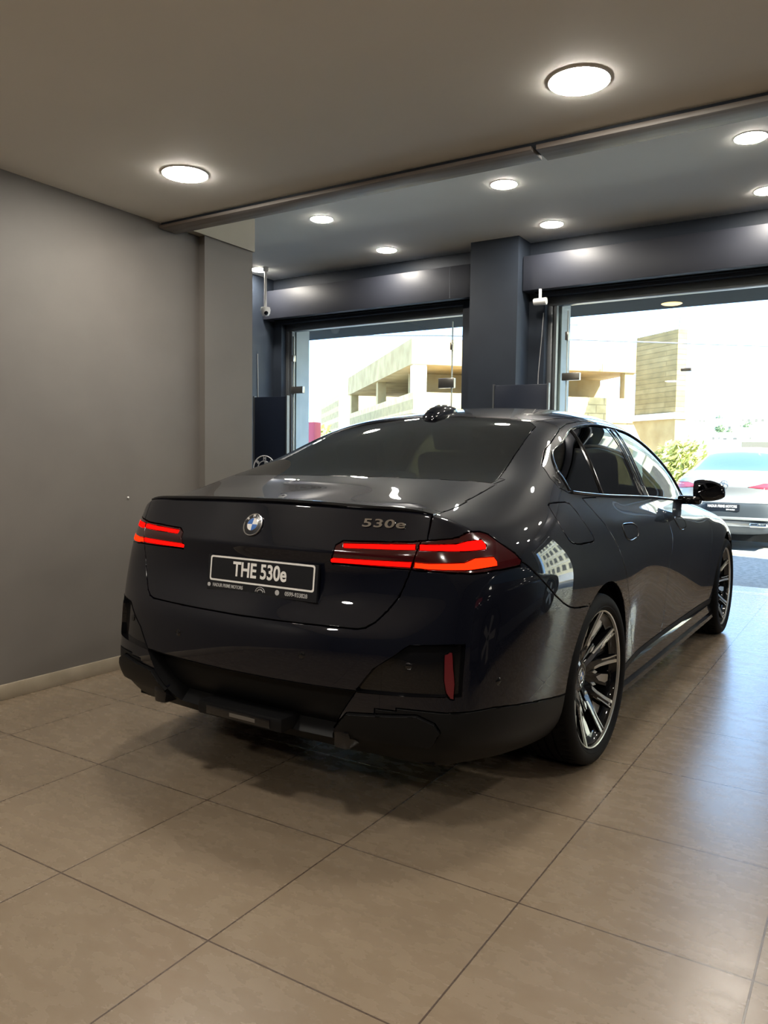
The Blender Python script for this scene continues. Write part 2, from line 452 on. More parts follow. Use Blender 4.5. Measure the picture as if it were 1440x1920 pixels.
REFL = [(.751,.629),(.765,.639),(.774,.638),(.778,.606),(.785,.537),(.784,.488),(.774,.490),(.761,.508),(.754,.55)]
VENT = [(.611,.618),(.652,.652),(.80,.659),(.80,.50),(.489,.494),(.547,.571)]
BEZ = [(.456,.418),(.683,.436),(.735,.412),(.75,.385),(.72,.335),(.452,.335),(.395,.35)]
GUT = [(.0,.492),(.362,.493),(.489,.494),(.44,.42),(.395,.35),(.36,.30),(0,.30)]
BSEAM = [(-.735,.905),(-.709,.891),(-.653,.846),(-.555,.775),(-.484,.735),(-.43,.714),(-.38,.702),(-.25,.690)]
CLAD = [(-1.02,.448),(-.886,.446),(-.65,.415),(-.449,.387),(-.3,.375)]
def arc(cx, cz, r, a0, a1, n=36): return [(cx+r*math.cos(math.radians(a0+(a1-a0)*k/n)), cz+r*math.sin(math.radians(a0+(a1-a0)*k/n))) for k in range(n+1)]
ARCH1 = arc(0,.352,.398,-25,205); ARCH2 = arc(2.995,.352,.398,-25,205)
QG = smooth_poly([(.462,1.390),(.045,1.272),(-.045,1.207),(-.078,1.122),(.338,1.100)],0)
RDG = [(.505,1.392),(.60,1.409),(.72,1.421),(.85,1.430),(.96,1.432),(1.085,1.426),(1.057,1.066),(.70,1.078),(.365,1.096)]
FDG = [(1.275,1.423),(1.40,1.418),(1.577,1.399),(1.72,1.368),(1.85,1.330),(1.98,1.273),(2.12,1.195),(2.26,1.105),(2.24,1.03),(2.2,1.008),(1.7,1.030),(1.235,1.057)]
DLO = [(-.10,1.114),(-.16,1.135),(-.165,1.172),(-.116,1.222),(.036,1.29),(.222,1.352),(.36,1.392),(.511,1.421),(.72,1.444),(.90,1.451),(1.04,1.452),(1.21,1.449),(1.40,1.440),(1.55,1.425),(1.70,1.397),(1.85,1.356),(1.98,1.302),(2.12,1.226),(2.26,1.138),(2.38,1.05),(2.44,.99),(2.35,.990),(2.0,1.008),(1.6,1.031),(1.232,1.050),(.8,1.068),(.417,1.083),(.037,1.106)]
FLAP = smooth_poly([(-.385,1.073),(-.35,1.083),(-.174,1.081),(-.15,1.047),(-.134,1.0),(-.098,.936),(-.125,.924),(-.289,.928),(-.357,.939),(-.388,.984)],1)
RDS = crom([(.0,1.115),(.055,1.044),(.105,.979),(.165,.898),(.231,.819),(.315,.727),(.42,.60),(.50,.49),(.555,.40),(.585,.317)],3)
BS = crom([(1.235,1.06),(1.245,.95),(1.24,.83),(1.252,.68),(1.285,.52),(1.285,.40),(1.22,.317)],3)
FS = crom([(2.44,.995),(2.45,.93),(2.44,.86),(2.40,.76),(2.385,.68),(2.405,.565),(2.47,.40),(2.52,.317)],3)
H1 = smooth_poly([(.335,.905),(.33,.955),(.36,.966),(.55,.958),(.575,.93),(.545,.897),(.40,.888)],2)
H2 = smooth_poly([(1.435,.888),(1.43,.925),(1.46,.936),(1.65,.928),(1.675,.90),(1.645,.868),(1.50,.860)],2)
RW = [(.222,-.2),(.222,.25),(.245,.44),(.250,.50),(.205,.548),(0,.578),(-.168,.603),(-.43,.652),(-.478,.648),(-.495,.50),(-.503,.34),(-.512,0),(-.512,-.2)]
ROOF = [(.236,-.2),(.236,.25),(.262,.46),(.28,.515),(.60,.535),(1.3,.54),(1.75,.545),(1.90,.50),(1.94,.25),(1.95,-.2)]
WS = [(1.965,-.2),(1.955,.25),(1.93,.50),(1.96,.575),(2.35,.64),(2.68,.62),(2.78,.3),(2.80,-.2)]
HOOD = [(2.815,-.2),(2.79,.33),(2.70,.66),(3.0,.66),(3.4,.62),(3.66,.55),(3.80,.3),(3.84,-.2)]

def build_saloon():
    car = thing('saloon_car', 'glossy black saloon car with lit red tail lights parked on the showroom tiles', 'car', CAR_LOC, CAR_RZ)
    bm, data = body_half(5); S4 = Surf(data); bm.free()
    bm, _ = body_half(4)
    bm.normal_update()
    rear = lambda c: c.x < -.5
    for poly, cl in ((ARCH1, False), (ARCH2, False), (QG, True), (RDG, True), (FDG, True), (DLO, True), (FLAP, True), (RDS, False), (BS, False), (FS, False), (H1, True), (H2, True), (BSEAM, False)):
        cut(bm, poly, SIDEP, cl)
    cut(bm, [(-.76,.317),(3.6,.317)], SIDEP, False, lim=lambda c: c.x > .2)
    cut(bm, CLAD, SIDEP, False)
    cut(bm, [(.44,1.2),(.44,1.05)], SIDEP, False, lim=lambda c: False)
    for poly in (LENS, B1, B2, B3, B4): cut(bm, [P2(p, CORNP) for p in poly], CORNP)
    cut(bm, LIDR, REARP, False, lim=rear); cut(bm, LIDD, TOPP, False, lim=lambda c: c.x < -.4, facing=.35)
    for poly in (REFL, VENT, BEZ, GUT): cut(bm, poly, REARP, poly is not GUT, lim=rear)
    for poly in (RW, ROOF, WS, HOOD): cut(bm, poly, TOPP, False, facing=.2, lim=lambda c: c.z > .7)
    bm.normal_update()
    lay = bm.faces.layers.int.new('reg')
    R = {n: i+1 for i, n in enumerate(['none','quarter_glass','rear_side_glass','front_side_glass','dlo','flap','handle1','handle2','rdoor','fdoor','fender','skirt','bumper','bumper_low','body','lens_in','lens_out','b1','b2','b3','b4','lid','refl','vent','bezel','gut','rw','roof','ws','hood'])}
    seam = LIDR
    def ysplit(z):
        zs = [p[1] for p in LIDR][::-1]; ys = [p[0] for p in LIDR][::-1]
        return float(np.interp(z, zs, ys))
    rds_z = [p[1] for p in RDS][::-1]; rds_x = [p[0] for p in RDS][::-1]
    lens2 = [P2(p, CORNP) for p in LENS]; bb = [[P2(p, CORNP) for p in q] for q in (B1, B2, B3, B4)]
    def bx(c, line): return float(np.interp(c.z, [p[1] for p in line][::-1], [p[0] for p in line][::-1]))
    for f in bm.faces:
        c = f.calc_center_median(); n = f.normal; r = 'body'
        s2 = (c.x, c.z); t2 = (c.x, c.y); r2 = (c.y, c.z); q2 = P2(c, CORNP)
        done = False
        if n.dot(CORNP[2]) > .1 and c.x < -.6 and inside(*q2, lens2):
            r = 'lens_in' if c.y < ysplit(c.z) else 'lens_out'
            for k in range(4):
                if inside(*q2, bb[k]): r = 'b%d' % (k+1)
            done = True
        if not done and n.y > .1 and c.y > .35:
            done = True
            if (c.x)**2+(c.z-.352)**2 < .398**2 or (c.x-2.995)**2+(c.z-.352)**2 < .398**2 : r = 'none'
            elif (abs(c.x) < .36 or abs(c.x-2.995) < .36) and c.z < .352: r = 'none'
            elif inside(*s2, QG): r = 'quarter_glass'
            elif inside(*s2, RDG): r = 'rear_side_glass'
            elif inside(*s2, FDG): r = 'front_side_glass'
            elif inside(*s2, DLO): r = 'dlo'
            elif inside(*s2, FLAP): r = 'flap'
            elif inside(*s2, H1): r = 'handle1'
            elif inside(*s2, H2): r = 'handle2'
            elif .2 < c.x < 2.8 and c.z < .317: r = 'skirt'
            elif c.z < 1.12 and c.x > 0 and c.x > bx(c, RDS) and c.x < bx(c, BS) and n.y > .15 and c.z < 1.09: r = 'rdoor'
            elif c.z < 1.08 and c.x > 1.1 and c.x < bx(c, FS) and n.y > .15: r = 'fdoor'
            elif c.x > 2.3 and n.y > .35: r = 'fender'
            elif c.x < -.2 and c.z < .91 and c.z < float(np.interp(c.x, [p[0] for p in BSEAM], [p[1] for p in BSEAM])):
                r = 'bumper_low' if c.z < float(np.interp(c.x, [p[0] for p in CLAD], [p[1] for p in CLAD])) else 'bumper'
            else: done = False
        if n.x < -.1 and c.x < -.7 and r in ('body','bumper','bumper_low') :
            if c.y < ysplit(c.z) and c.z > .687: r = 'lid'
            elif inside(*r2, REFL): r = 'refl'
            elif inside(*r2, VENT): r = 'vent'
            elif inside(*r2, BEZ): r = 'bezel'
            elif inside(*r2, GUT): r = 'gut'
            elif c.z < .885: r = 'bumper_low' if c.z < float(np.interp(c.x, [p[0] for p in CLAD], [p[1] for p in CLAD])) and (c.y > .55 or c.z < .34) else 'bumper'
            done = True
        if r == 'body' and n.z > .15 and c.z > .7:
            if inside(*t2, RW): r = 'rw'
            elif inside(*t2, ROOF): r = 'roof'
            elif inside(*t2, WS): r = 'ws'
            elif inside(*t2, HOOD): r = 'hood'
            elif c.x < -.4 and c.y < float(np.interp(c.x, [p[0] for p in LIDD][::-1], [p[1] for p in LIDD][::-1])): r = 'lid'
        if r == 'body' and n.z < -.3 and c.z < .3: r = 'bumper_low' if c.x < -.2 else 'skirt'
        f[lay] = R[r]
    bm.verts.index_update()
    def P(name, regs, mt, side='C', parent=car, **k): return panel(name, bm, {R[r] for r in ([regs] if isinstance(regs, str) else regs)}, lay, S4, mt, parent, side, **k)
    P('body_shell', ['body'], M_paint)
    P('boot_lid', 'lid', M_paint)
    P('roof_panel', 'roof', M_gblack); P('bonnet', 'hood', M_paint)
    P('rear_window', 'rw', M_rglass, gap=.001, depth=.004, edge=.0008); P('windscreen', 'ws', M_wglass, gap=.001, depth=.004, edge=.0008)
    bp = P('rear_bumper', 'bumper', M_paint); P('bumper_apron', 'bumper_low', M_matte)
    P('diffuser_recess', 'gut', M_matte, off=-.055, depth=-.055, gap=.0, edge=.0005)
    for s in 'RL':
        q = 1 if s == 'L' else -1
        rd = P('rear_door', 'rdoor', M_paint, s); fd = P('front_door', 'fdoor', M_paint, s)
        P('door_handle', 'handle1', M_paint, s, parent=rd, gap=.0035, off=.002); P('door_handle', 'handle2', M_paint, s, parent=fd, gap=.0035, off=.002)
        P('front_fender', 'fender', M_paint, s); P('charging_flap', 'flap', M_paint, s) if s == 'R' else P('side_panel', 'flap', M_paint, s, gap=0, depth=.001)
        P('side_skirt', 'skirt', M_matte, s)
        fr = P('window_frame', 'dlo', M_gblack, s, gap=.001)
        P('quarter_glass', 'quarter_glass', M_qglass, s, gap=.001, depth=.003, off=-.002, edge=.0005); P('rear_door_glass', 'rear_side_glass', M_qglass, s, gap=.001, depth=.003, off=-.003, edge=.0005)
        P('front_door_glass', 'front_side_glass', M_sglass, s, gap=.001, depth=.003, off=-.003, edge=.0005)
        tl = P('tail_light', 'lens_out', M_lens, s, gap=.0015); tag(tl, 'red tail light lens on the rear corner'); ti = P('tail_light', 'lens_in', M_lens, s, gap=.0015); tag(ti, 'red tail light lens on the boot lid')
        P('light_bar', 'b1', M_led, s, parent=ti, gap=.0005, depth=.004, off=.0012, edge=.0012); P('light_bar', 'b3', M_led, s, parent=ti, gap=.0005, depth=.004, off=.0012, edge=.0012)
        P('light_bar', 'b2', M_led, s, parent=tl, gap=.0005, depth=.004, off=.0012, edge=.0012); P('light_bar', 'b4', M_ledo, s, parent=tl, gap=.0005, depth=.004, off=.0012, edge=.0012)
        P('reflector', 'refl', M_refl, s, off=.001); P('bumper_vent_panel', 'vent', M_gblack, s, off=-.016, depth=-.018, gap=-.001, edge=.0005)
        P('exhaust_trim', 'bezel', M_matte, s, off=.014, depth=.03, gap=.001)
    bm.free()
    return car, S4

# ---------------------------------------------------------------- wheels and fittings of the car
def text_mesh(name, s, size, mt, parent=None, loc=(0,0,0), basis=None, extrude=.0006, bold=0, sx=1, align='CENTER', shear=0, spacing=1):
    cu = bpy.data.curves.new(name, 'FONT'); cu.body = s; cu.size = size; cu.extrude = extrude; cu.offset = bold
    cu.align_x = align; cu.align_y = 'CENTER'; cu.shear = shear; cu.space_character = spacing
    t = bpy.data.objects.new(name, cu); COL.objects.link(t)
    dg = bpy.context.evaluated_depsgraph_get(); me = bpy.data.meshes.new_from_object(t.evaluated_get(dg)); bpy.data.objects.remove(t)
    X, Y, Z = [Vector(v) for v in basis]
    for v in me.vertices: v.co = X*(v.co.x*sx)+Y*v.co.y+Z*v.co.z
    me.materials.clear(); me.materials.append(mt); me.name = name
    o = bpy.data.objects.new(name, me); COL.objects.link(o); o.parent = parent; o.location = loc
    return o
def tyre_mesh():
    bm = bmesh.new(); n = 120; R = .352; W = .138          # axis y, outer side +y
    prof = []  # (radius, y)
    side = [(.280,.112),(.284,.122),(.290,.131),(.297,.1345),(.300,.1335),(.307,.137),(.318,.1375),(.330,.134),(.339,.128),(.345,.119)]
    tread = [(.348,.111,0),(.3495,.102,1),(.3505,.09,1),(.351,.075,1),(.351,.063,0),(.344,.062,0),(.344,.053,0),(.352,.052,0),(.352,.024,0),(.344,.023,0),(.344,.014,0),(.352,.013,0)]
    half = [(r, y, 0) for r, y in side]+tread
    prof = half+[(r, -y, f) for r, y, f in half[::-1]]
    rings = []
    for k in range(n*2):
        a = 2*PI*k/(n*2); ring = []
        for r, y, f in prof:
            rr = r-(.006 if f and k % 4 == 0 else 0)
            ring.append(bm.verts.new((rr*math.cos(a), y, rr*math.sin(a))))
        rings.append(ring)
    for k in range(len(rings)):
        A, B = rings[k], rings[(k+1) % len(rings)]
        for j in range(len(prof)-1): bm.faces.new((A[j], A[j+1], B[j+1], B[j]))
    return recalc(bm)
def wheel(car, x, side):
    """outer face towards +y, then turned for the right-hand side"""
    bm = bmesh.new()
    lathe(bm, [(.2785,.116),(.2815,.119),(.2800,.124),(.2755,.122),(.2745,.112),(.270,.098),(.250,.085),(.246,.02),(.246,-.10),(.262,-.12)], 96, 'y')
    rim = obj('wheel', recalc(bm), M_gblack, car, smooth=40); rim.location = (x-.012, side*.812, .352); rim.scale = (1, 1, 1)
    rim.rotation_euler = (0, 0, (0 if side > 0 else PI)-(.028 if x < 1 else 0))
    obj('tyre', tyre_mesh(), M_rubber, rim, smooth=35)
    b = bmesh.new(); lathe(b, [(.2745,.1135),(.2755,.1230),(.2805,.1250),(.2825,.1195)], 96, 'y'); obj('rim_edge', recalc(b), M_machined, rim, smooth=40)
    yf = lambda r: .046+.066*(max(r-.04,0)/.22)**1.3
    bk = bmesh.new(); bs = bmesh.new()
    def blade(b, pts, th, d0, d1):
        c, s = math.cos(th), math.sin(th)
        def fn(u, v, d):
            r = math.hypot(u, v)
            return ((c*u-s*v)*1.045, yf(r)+d, (s*u+c*v)*1.045)
        prism(b, pts, fn, d0, d1)
    def dense(p, k=3):
        out = []
        for i in range(len(p)):
            a, q = p[i], p[(i+1) % len(p)]
            for j in range(k): out.append((a[0]+(q[0]-a[0])*j/k, a[1]+(q[1]-a[1])*j/k))
        return out
    lathe(bk, [(0,.040),(.034,.044),(.050,.050),(.066,.046),(.075,.034),(.078,-.01)], 40, 'y')
    off = .27
    for k in range(5):
        th = off+k*2*PI/5
        for sg in (1, -1):
            F = lambda pts: [(u, v*sg) for u, v in pts]
            # black body of the twin blades
            blade(bk, F([(.040,.001),(.105,.001),(.150,.016),(.205,.036),(.258,.050),(.252,.082),(.205,.064),(.150,.046),(.105,.036),(.060,.028),(.040,.020)]), th, -.036, -.004)
            # machined outer edge of the blade
            blade(bs, F([(.118,.029),(.150,.036),(.205,.052),(.2545,.070),(.2515,.083),(.205,.066),(.150,.048),(.112,.040)]), th, -.008, -.0005)
            blade(bs, F([(.170,.024),(.205,.037),(.259,.051),(.2585,.056),(.205,.042),(.168,.029)]), th, -.008, -.001)
            # short blade towards the neighbouring arm, with its bright chip
            blade(bk, F([(.058,.030),(.098,.040),(.132,.066),(.128,.078),(.092,.060),(.055,.042)]), th, -.038, -.008)
            blade(bs, F([(.100,.046),(.118,.047),(.131,.063),(.116,.062)]), th, -.012, -.003)
        blade(bk, [(.06,-.012),(.235,-.030),(.25,0),(.235,.030),(.06,.012)], th, -.060, -.034)
        # wide inner facet
        blade(bs, [(.186,-.020),(.246,-.040),(.240,.0),(.206,.004)], th, -.036, -.031)
        th2 = th+PI/5
        blade(bk, [(.05,-.018),(.115,-.014),(.19,-.022),(.256,-.026),(.256,.026),(.19,.022),(.115,.014),(.05,.018)], th2, -.046, -.022)
        blade(bs, [(.165,-.006),(.195,-.020),(.236,-.024),(.250,-.004),(.225,.012),(.185,.008)], th2, -.026, -.0195)
    obj('spokes', recalc(bk), M_gblack, rim, smooth=25); obj('machined_faces', recalc(bs), M_machined, rim, smooth=25)
    cap = roundel(rim, (0,.052,0), .031, ((1,0,0) if side < 0 else (-1,0,0), (0,0,1), (0,1,0)), 'hub_cap', letters=False)
    b = bmesh.new(); lathe(b, [(.07,-.02),(.19,-.02),(.19,-.045),(.07,-.045)], 64, 'y'); obj('brake_disc', recalc(b), mat('brake_steel', (.12,.12,.12), .35, metal=1), rim, smooth=30)
    return rim
def roundel(parent, loc, R, basis, name='roundel', letters=True):
    X, Y, Z = [Vector(v).normalized() for v in basis]
    def disc(b, r0, r1, h, a0=0, a1=2*PI, n=48, mi=0, dome=0):
        m = max(3, int(n*(a1-a0)/(2*PI)))
        for k in range(m):
            q = []
            for a, r in ((a0+(a1-a0)*k/m, r0), (a0+(a1-a0)*k/m, r1), (a0+(a1-a0)*(k+1)/m, r1), (a0+(a1-a0)*(k+1)/m, r0)):
                q.append(X*(r*math.cos(a))+Y*(r*math.sin(a))+Z*(h+dome*(1-(r/R)**2)))
            vs = [b.verts.new(p) for p in (q if r0 > 0 else q[1:])] if r0 > 0 else [b.verts.new(p) for p in (q[0], q[1], q[2])]
            b.faces.new(vs).material_index = mi
    b = bmesh.new(); dm = R*.10
    prof = [(R*1.0, -R*.12), (R*1.06, -.02*R), (R*1.04, .06*R), (R*.97, .07*R), (R*.94, .03*R)]
    rings = []
    for k in range(64):
        a = 2*PI*k/64; rings.append([b.verts.new((X*math.cos(a)+Y*math.sin(a))*r+Z*h) for r, h in prof])
    for k in range(64):
        for j in range(4): b.faces.new((rings[k][j], rings[(k+1) % 64][j], rings[(k+1) % 64][j+1], rings[k][j+1])).material_index = 3
    disc(b, R*.60, R*.95, .02*R, mi=0, dome=dm)
    disc(b, R*.57, R*.60, .025*R, mi=3, dome=dm)
    for k in range(4): disc(b, 0, R*.57, .02*R, k*PI/2, (k+1)*PI/2, mi=1 if k in (0, 2) else 2, dome=dm)
    bmesh.ops.remove_doubles(b, verts=b.verts, dist=1e-5)
    o = obj(name, b, [M_plate, M_white, M_blue, M_chrome], parent, smooth=30); o.location = loc
    if letters:
        for ch, a in (('B', 140), ('M', 90), ('W', 40)):
            a = math.radians(a); p = (X*math.cos(a)+Y*math.sin(a))*R*.775+Z*(R*.12)
            x2 = X*math.cos(a-PI/2)+Y*math.sin(a-PI/2); y2 = -X*math.sin(a-PI/2)+Y*math.cos(a-PI/2)
            text_mesh('letter', ch, R*.36, M_white, o, p, (x2, y2, Z), extrude=R*.01, bold=R*.006)
    return o

def fit_out(car, S4):
    for x in (0, 2.995):
        for s in (-1, 1): wheel(car, x, s)
    # wheel wells and underbody
    for x, s in ((0,-1),(0,1),(2.995,-1),(2.995,1)):
        b = bmesh.new(); lathe(b, [(.400,.90),(.408,.60),(.0,.60)], 40, 'y', (x,0,.352), -.28, PI+.28)
        for v in b.verts: v.co.y *= s
        obj('wheel_arch_liner', recalc(b), M_dark, car, smooth=40)
    b = bmesh.new()
    for x0, x1, y, z0, z1 in ((-.98,-.42,.70,.25,.62),(.42,2.58,.84,.17,.45),(-.45,.45,.60,.20,.70),(2.55,3.45,.60,.20,.62),(3.40,3.75,.62,.21,.55)): box(b, x0, x1, -y, y, z0, z1)
    obj('underbody', b, M_dark, car)
    # interior
    M_in = mat('dark_upholstery', (.012,.011,.011), .6)
    b = bmesh.new(); box(b, -.40, 2.6, -.78, .78, .62, .80)
    box(b, -.50, -.05, -.72, .72, .95, 1.12)
    obj('cabin_floor', b, M_in, car)
    def seat(x, y, w, h=.66):
        b = bmesh.new(); box(b, x, x+.5, y-w/2, y+w/2, .62, .82, bev=.05)
        M = Matrix.Translation((x+.02, 0, .78))@Matrix.Rotation(-.32, 4, 'Y')@Matrix.Translation((-x-.02, 0, -.78))
        box(b, x-.06, x+.08, y-w/2, y+w/2, .74, .74+h-.08, M=M, bev=.05); box(b, x-.03, x+.06, y-.13, y+.13, .68+h, .70+h+.12, M=M, bev=.03)
        return obj('seat', b, M_in, car, smooth=40)
    for y in (-.37, .37): seat(1.35, y, .52); seat(.30, y, .60, .54)
    boxo('dashboard', (2.0,2.55,-.75,.75,.75,.955), M_in, car, bev=.06)
    b = bmesh.new(); tube(b, [(1.80+.05*math.sin(a)*.5, .37+.18*math.cos(a), .93+.18*math.sin(a)) for a in [2*PI*k/28 for k in range(28)]], .014, 8, closed=True); obj('steering_wheel', b, M_in, car, smooth=60)
    boxo('rear_view_mirror', (2.02,2.05,-.11,.11,1.30,1.36), M_in, car, bev=.01)
    # bright window line: tubes following the outline
    def on_side(pts, s=1, off=.003):
        out = []
        for x, z in pts:
            h = S4.ray((x, 3, z), (0,-1,0))
            if h is None: continue
            n = S4.near(h)[1]; p = h+n*off; out.append((p.x, p.y*s, p.z))
        return out
    low = [p for p in crom([(2.40,.990),(2.0,1.010),(1.6,1.033),(1.232,1.053),(.8,1.071),(.417,1.086),(.10,1.103),(-.06,1.114)], 6)]
    for s in (-1, 1):
        b = bmesh.new(); tube(b, on_side(low, s), .0062, 8); obj('window_line_trim', b, M_gtrim, car, smooth=60)
        b = bmesh.new(); top = crom([(-.078,1.122),(-.06,1.17),(-.045,1.207),(.045,1.272),(.16,1.307),(.30,1.348),(.462,1.392),(.60,1.410),(.80,1.428),(1.0,1.434),(1.25,1.428),(1.5,1.412),(1.75,1.364),(2.0,1.268),(2.2,1.15),(2.32,1.06),(2.38,1.0)], 5)
        tube(b, on_side(top, s), .0042, 8); obj('window_top_trim', b, M_gtrim, car, smooth=60)
        b = bmesh.new(); tube(b, on_side([(.475+(.345-.475)*t, 1.392+(1.092-1.392)*t) for t in np.linspace(0, 1, 8)], s), .0045, 6); obj('quarter_window_divider', b, M_gtrim, car, smooth=60)
    # engraved 5 on the rear pillar trim
        h = on_side([(-.118,1.165)], s, .001)[0]; n = S4.near((h[0], abs(h[1]), h[2]))[1]; n = Vector((n.x, n.y*s, n.z))
        xx = Vector((0,0,1)).cross(n).normalized(); text_mesh('pillar_emblem', '5', .062, mat('emblem_grey', (.25,.25,.25), .25, metal=.8), car, h, (xx, n.cross(xx), n), bold=0, sx=.8)
    # pillar strip between the doors
    for s in (-1, 1):
        b = bmesh.new()
        q = on_side([(1.13,1.42),(1.225,1.42),(1.195,1.062),(1.10,1.067)], s, .004); p = on_side([(1.13,1.42),(1.225,1.42),(1.195,1.062),(1.10,1.067)], s, -.01)
        vs = [b.verts.new(v) for v in q]; ws = [b.verts.new(v) for v in p]; b.faces.new(vs); b.faces.new(ws[::-1])
        for i in range(4): b.faces.new((vs[i], ws[i], ws[(i+1)%4], vs[(i+1)%4]))
        obj('door_pillar_trim', recalc(b), M_satin, car)
        for l in (((1.13,1.42),(1.10,1.067)),((1.225,1.42),(1.195,1.062))):
            b = bmesh.new(); tube(b, on_side([(l[0][0]+(l[1][0]-l[0][0])*t, l[0][1]+(l[1][1]-l[0][1])*t) for t in np.linspace(0, 1, 8)], s, .004), .003, 6); obj('pillar_edge_trim', b, M_gtrim, car, smooth=60)
        for H in (H1, H2):
            b = bmesh.new(); tube(b, on_side(H, s, .0015), .0022, 6, closed=True); obj('handle_bright_edge', b, M_gtrim, car, smooth=60)  # thin tube added so each handle edge shows a bright line
    # boot lip spoiler
    b = bmesh.new(); secs = []
    for y in np.linspace(-.665, .665, 41):
        e = S4.ray((-2, y, 1.0), (1,0,0)); xe = float(np.interp(abs(y), [0,.155,.31,.48,.60,.675], [-1.02,-1.017,-1.005,-.985,-.962,-.945])); t = max(0, 1-(abs(y)/.665)**8)
        zt = S4.ray((xe+.03, y, 2), (0,0,-1)).z
        secs.append([(xe+.07, y, S4.ray((xe+.07,y,2),(0,0,-1)).z+.001), (xe+.02, y, zt+.002+.003*t), (xe-.010*t, y, zt+.002+.006*t), (xe-.012*t, y, zt-.002+.002*t), (xe+.004, y, zt-.010)])
    R_ = [[b.verts.new(p) for p in s] for s in secs]
    for i in range(len(R_)-1):
        for j in range(5): b.faces.new((R_[i][j], R_[i][(j+1)%5], R_[i+1][(j+1)%5], R_[i+1][j]))
    b.faces.new(R_[0]); b.faces.new(R_[-1][::-1])
    obj('boot_spoiler', recalc(b), M_gblack, car, smooth=35)
    # shark fin aerial
    b = bmesh.new(); fin = [(.17,.0,.010),(.19,.026,.034),(.22,.044,.036),(.29,.050,.042),(.36,.043,.042),(.43,.025,.036),(.48,0,.012)]
    secs = []
    for x, h, w in fin:
        z0 = S4.ray((x, 0, 2), (0,0,-1)).z-.004
        secs.append([b.verts.new((x, w*math.cos(a), z0+(h+.004)*math.sin(a)**.8)) for a in np.linspace(0, PI, 11)])
    for i in range(len(secs)-1):
        for j in range(10): b.faces.new((secs[i][j], secs[i][j+1], secs[i+1][j+1], secs[i+1][j]))
    b.faces.new(secs[0]); b.faces.new(secs[-1][::-1]); obj('roof_aerial', recalc(b), M_paint, car, smooth=50)
    # door mirrors
    for s in (-1, 1):
        b = bmesh.new(); secs = []
        for t in np.linspace(0, 1, 13):
            y = .885+.175*t; k = math.sin(PI*min(max(t*.84+.13, .02), .985))**.30
            secs.append([b.verts.new((2.04+.03*t+(.062*math.cos(a)-.008 if math.cos(a) > 0 else .045*math.cos(a))*(1-.25*t)*k, s*y, 1.070-.008*t+(.082 if math.sin(a) > 0 else .066)*(1-.22*t)*math.sin(a)*k)) for a in np.linspace(0, 2*PI, 25)[:-1]])
        for i in range(12):
            for j in range(24): b.faces.new((secs[i][j], secs[i][(j+1)%24], secs[i+1][(j+1)%24], secs[i+1][j]))
        b.faces.new(secs[0]); b.faces.new(secs[-1][::-1])
        m = obj('door_mirror', recalc(b), M_paint, car, smooth=50)
        b = bmesh.new(); box(b, 2.01, 2.09, min(s*.79, s*.93), max(s*.79, s*.93), .985, 1.04, bev=.015); obj('mirror_stalk', b, M_gblack, m, smooth=40)
        b = bmesh.new(); lathe(b, [(0,0),(.055,0)], 24, 'x')
        for v in b.verts: v.co = Vector((1.994+v.co.x, s*(.985)+v.co.y*1.25, 1.078+v.co.z*.82))
        obj('mirror_glass', b, mat('mirror_glass', (.12,.12,.13), .03, metal=1), m)
    # badge, script and number plate
    h = S4.ray((-2, .002, .998), (1,0,0)); n = S4.near(h)[1]; X = Vector((0,-1,0)); Z = Vector((n.x,0,n.z)).normalized(); Y = Z.cross(X).normalized()
    roundel(car, h+Z*.004, .0405, (X, Y, Z), 'boot_badge')
    h = S4.ray((-2, -.512, 1.025), (1,0,0)); n = S4.near(h)[1]; Z = n; X = Vector((0,0,1)).cross(Z).normalized(); Y = Z.cross(X)
    text_mesh('model_script', '530e', .040, M_chrome, car, h+Z*.002, (X, Y, Z), extrude=.002, bold=.0007, sx=1.85, shear=.05, spacing=1.08)
    # plate: tilted like the boot face
    Z = Vector((-1,0,.10)).normalized(); X = Vector((0,-1,0)); Y = Z.cross(X).normalized(); c = Vector((-1.086, -.060, .822))
    def fn(u, v, d): return c+X*u+Y*v+Z*d
    b = bmesh.new(); prism(b, [(-.252,-.066),(.252,-.066),(.252,.060),(-.252,.060)], fn, 0, .010); hol = obj('number_plate', b, M_plate, car)
    b = bmesh.new()
    def rr(w, h2, r, cy):
        out = []
        for sx, sy, a0 in ((1,1,0),(-1,1,90),(-1,-1,180),(1,-1,270)):
            for k in range(6):
                a = math.radians(a0+k*18); out.append((sx*(w-r)+r*math.cos(a), cy+sy*(h2-r)+r*math.sin(a)))
        return out
    A = rr(.240,.0455,.009,.0125); B = rr(.2335,.039,.006,.0125)
    va = [b.verts.new(fn(u,v,.0115)) for u,v in A]; vb = [b.verts.new(fn(u,v,.0115)) for u,v in B]
    for i in range(24): b.faces.new((va[i], va[(i+1)%24], vb[(i+1)%24], vb[i]))
    obj('plate_border', b, M_white, hol)
    text_mesh('plate_lettering', 'THE 530e', .072, M_white, hol, fn(-.005,.0135,.0108), (X, Y, Z), bold=.0017, sx=.84, spacing=1.0)
    text_mesh('dealer_lettering', 'HADUR PRIME MOTORS', .0175, M_grey, hol, fn(-.150,-.049,.0108), (X, Y, Z), bold=.0003, sx=.78)
    text_mesh('phone_lettering', '0599-933828', .0200, M_grey, hol, fn(.165,-.0495,.0108), (X, Y, Z), bold=.0003, sx=.92)
    b = bmesh.new()
    for cx, rx in ((.082, .0095), (-.241, .0075)):
        vs = [b.verts.new(fn(cx+rx*math.cos(a), -.049+rx*math.sin(a), .0112)) for a in np.linspace(0, 2*PI, 17)[:-1]]; b.faces.new(vs)
    tube(b, [fn(.005+.022*math.cos(a), -.058+.020*math.sin(a), .0112) for a in np.linspace(.15, PI-.15, 14)], .0012, 5)
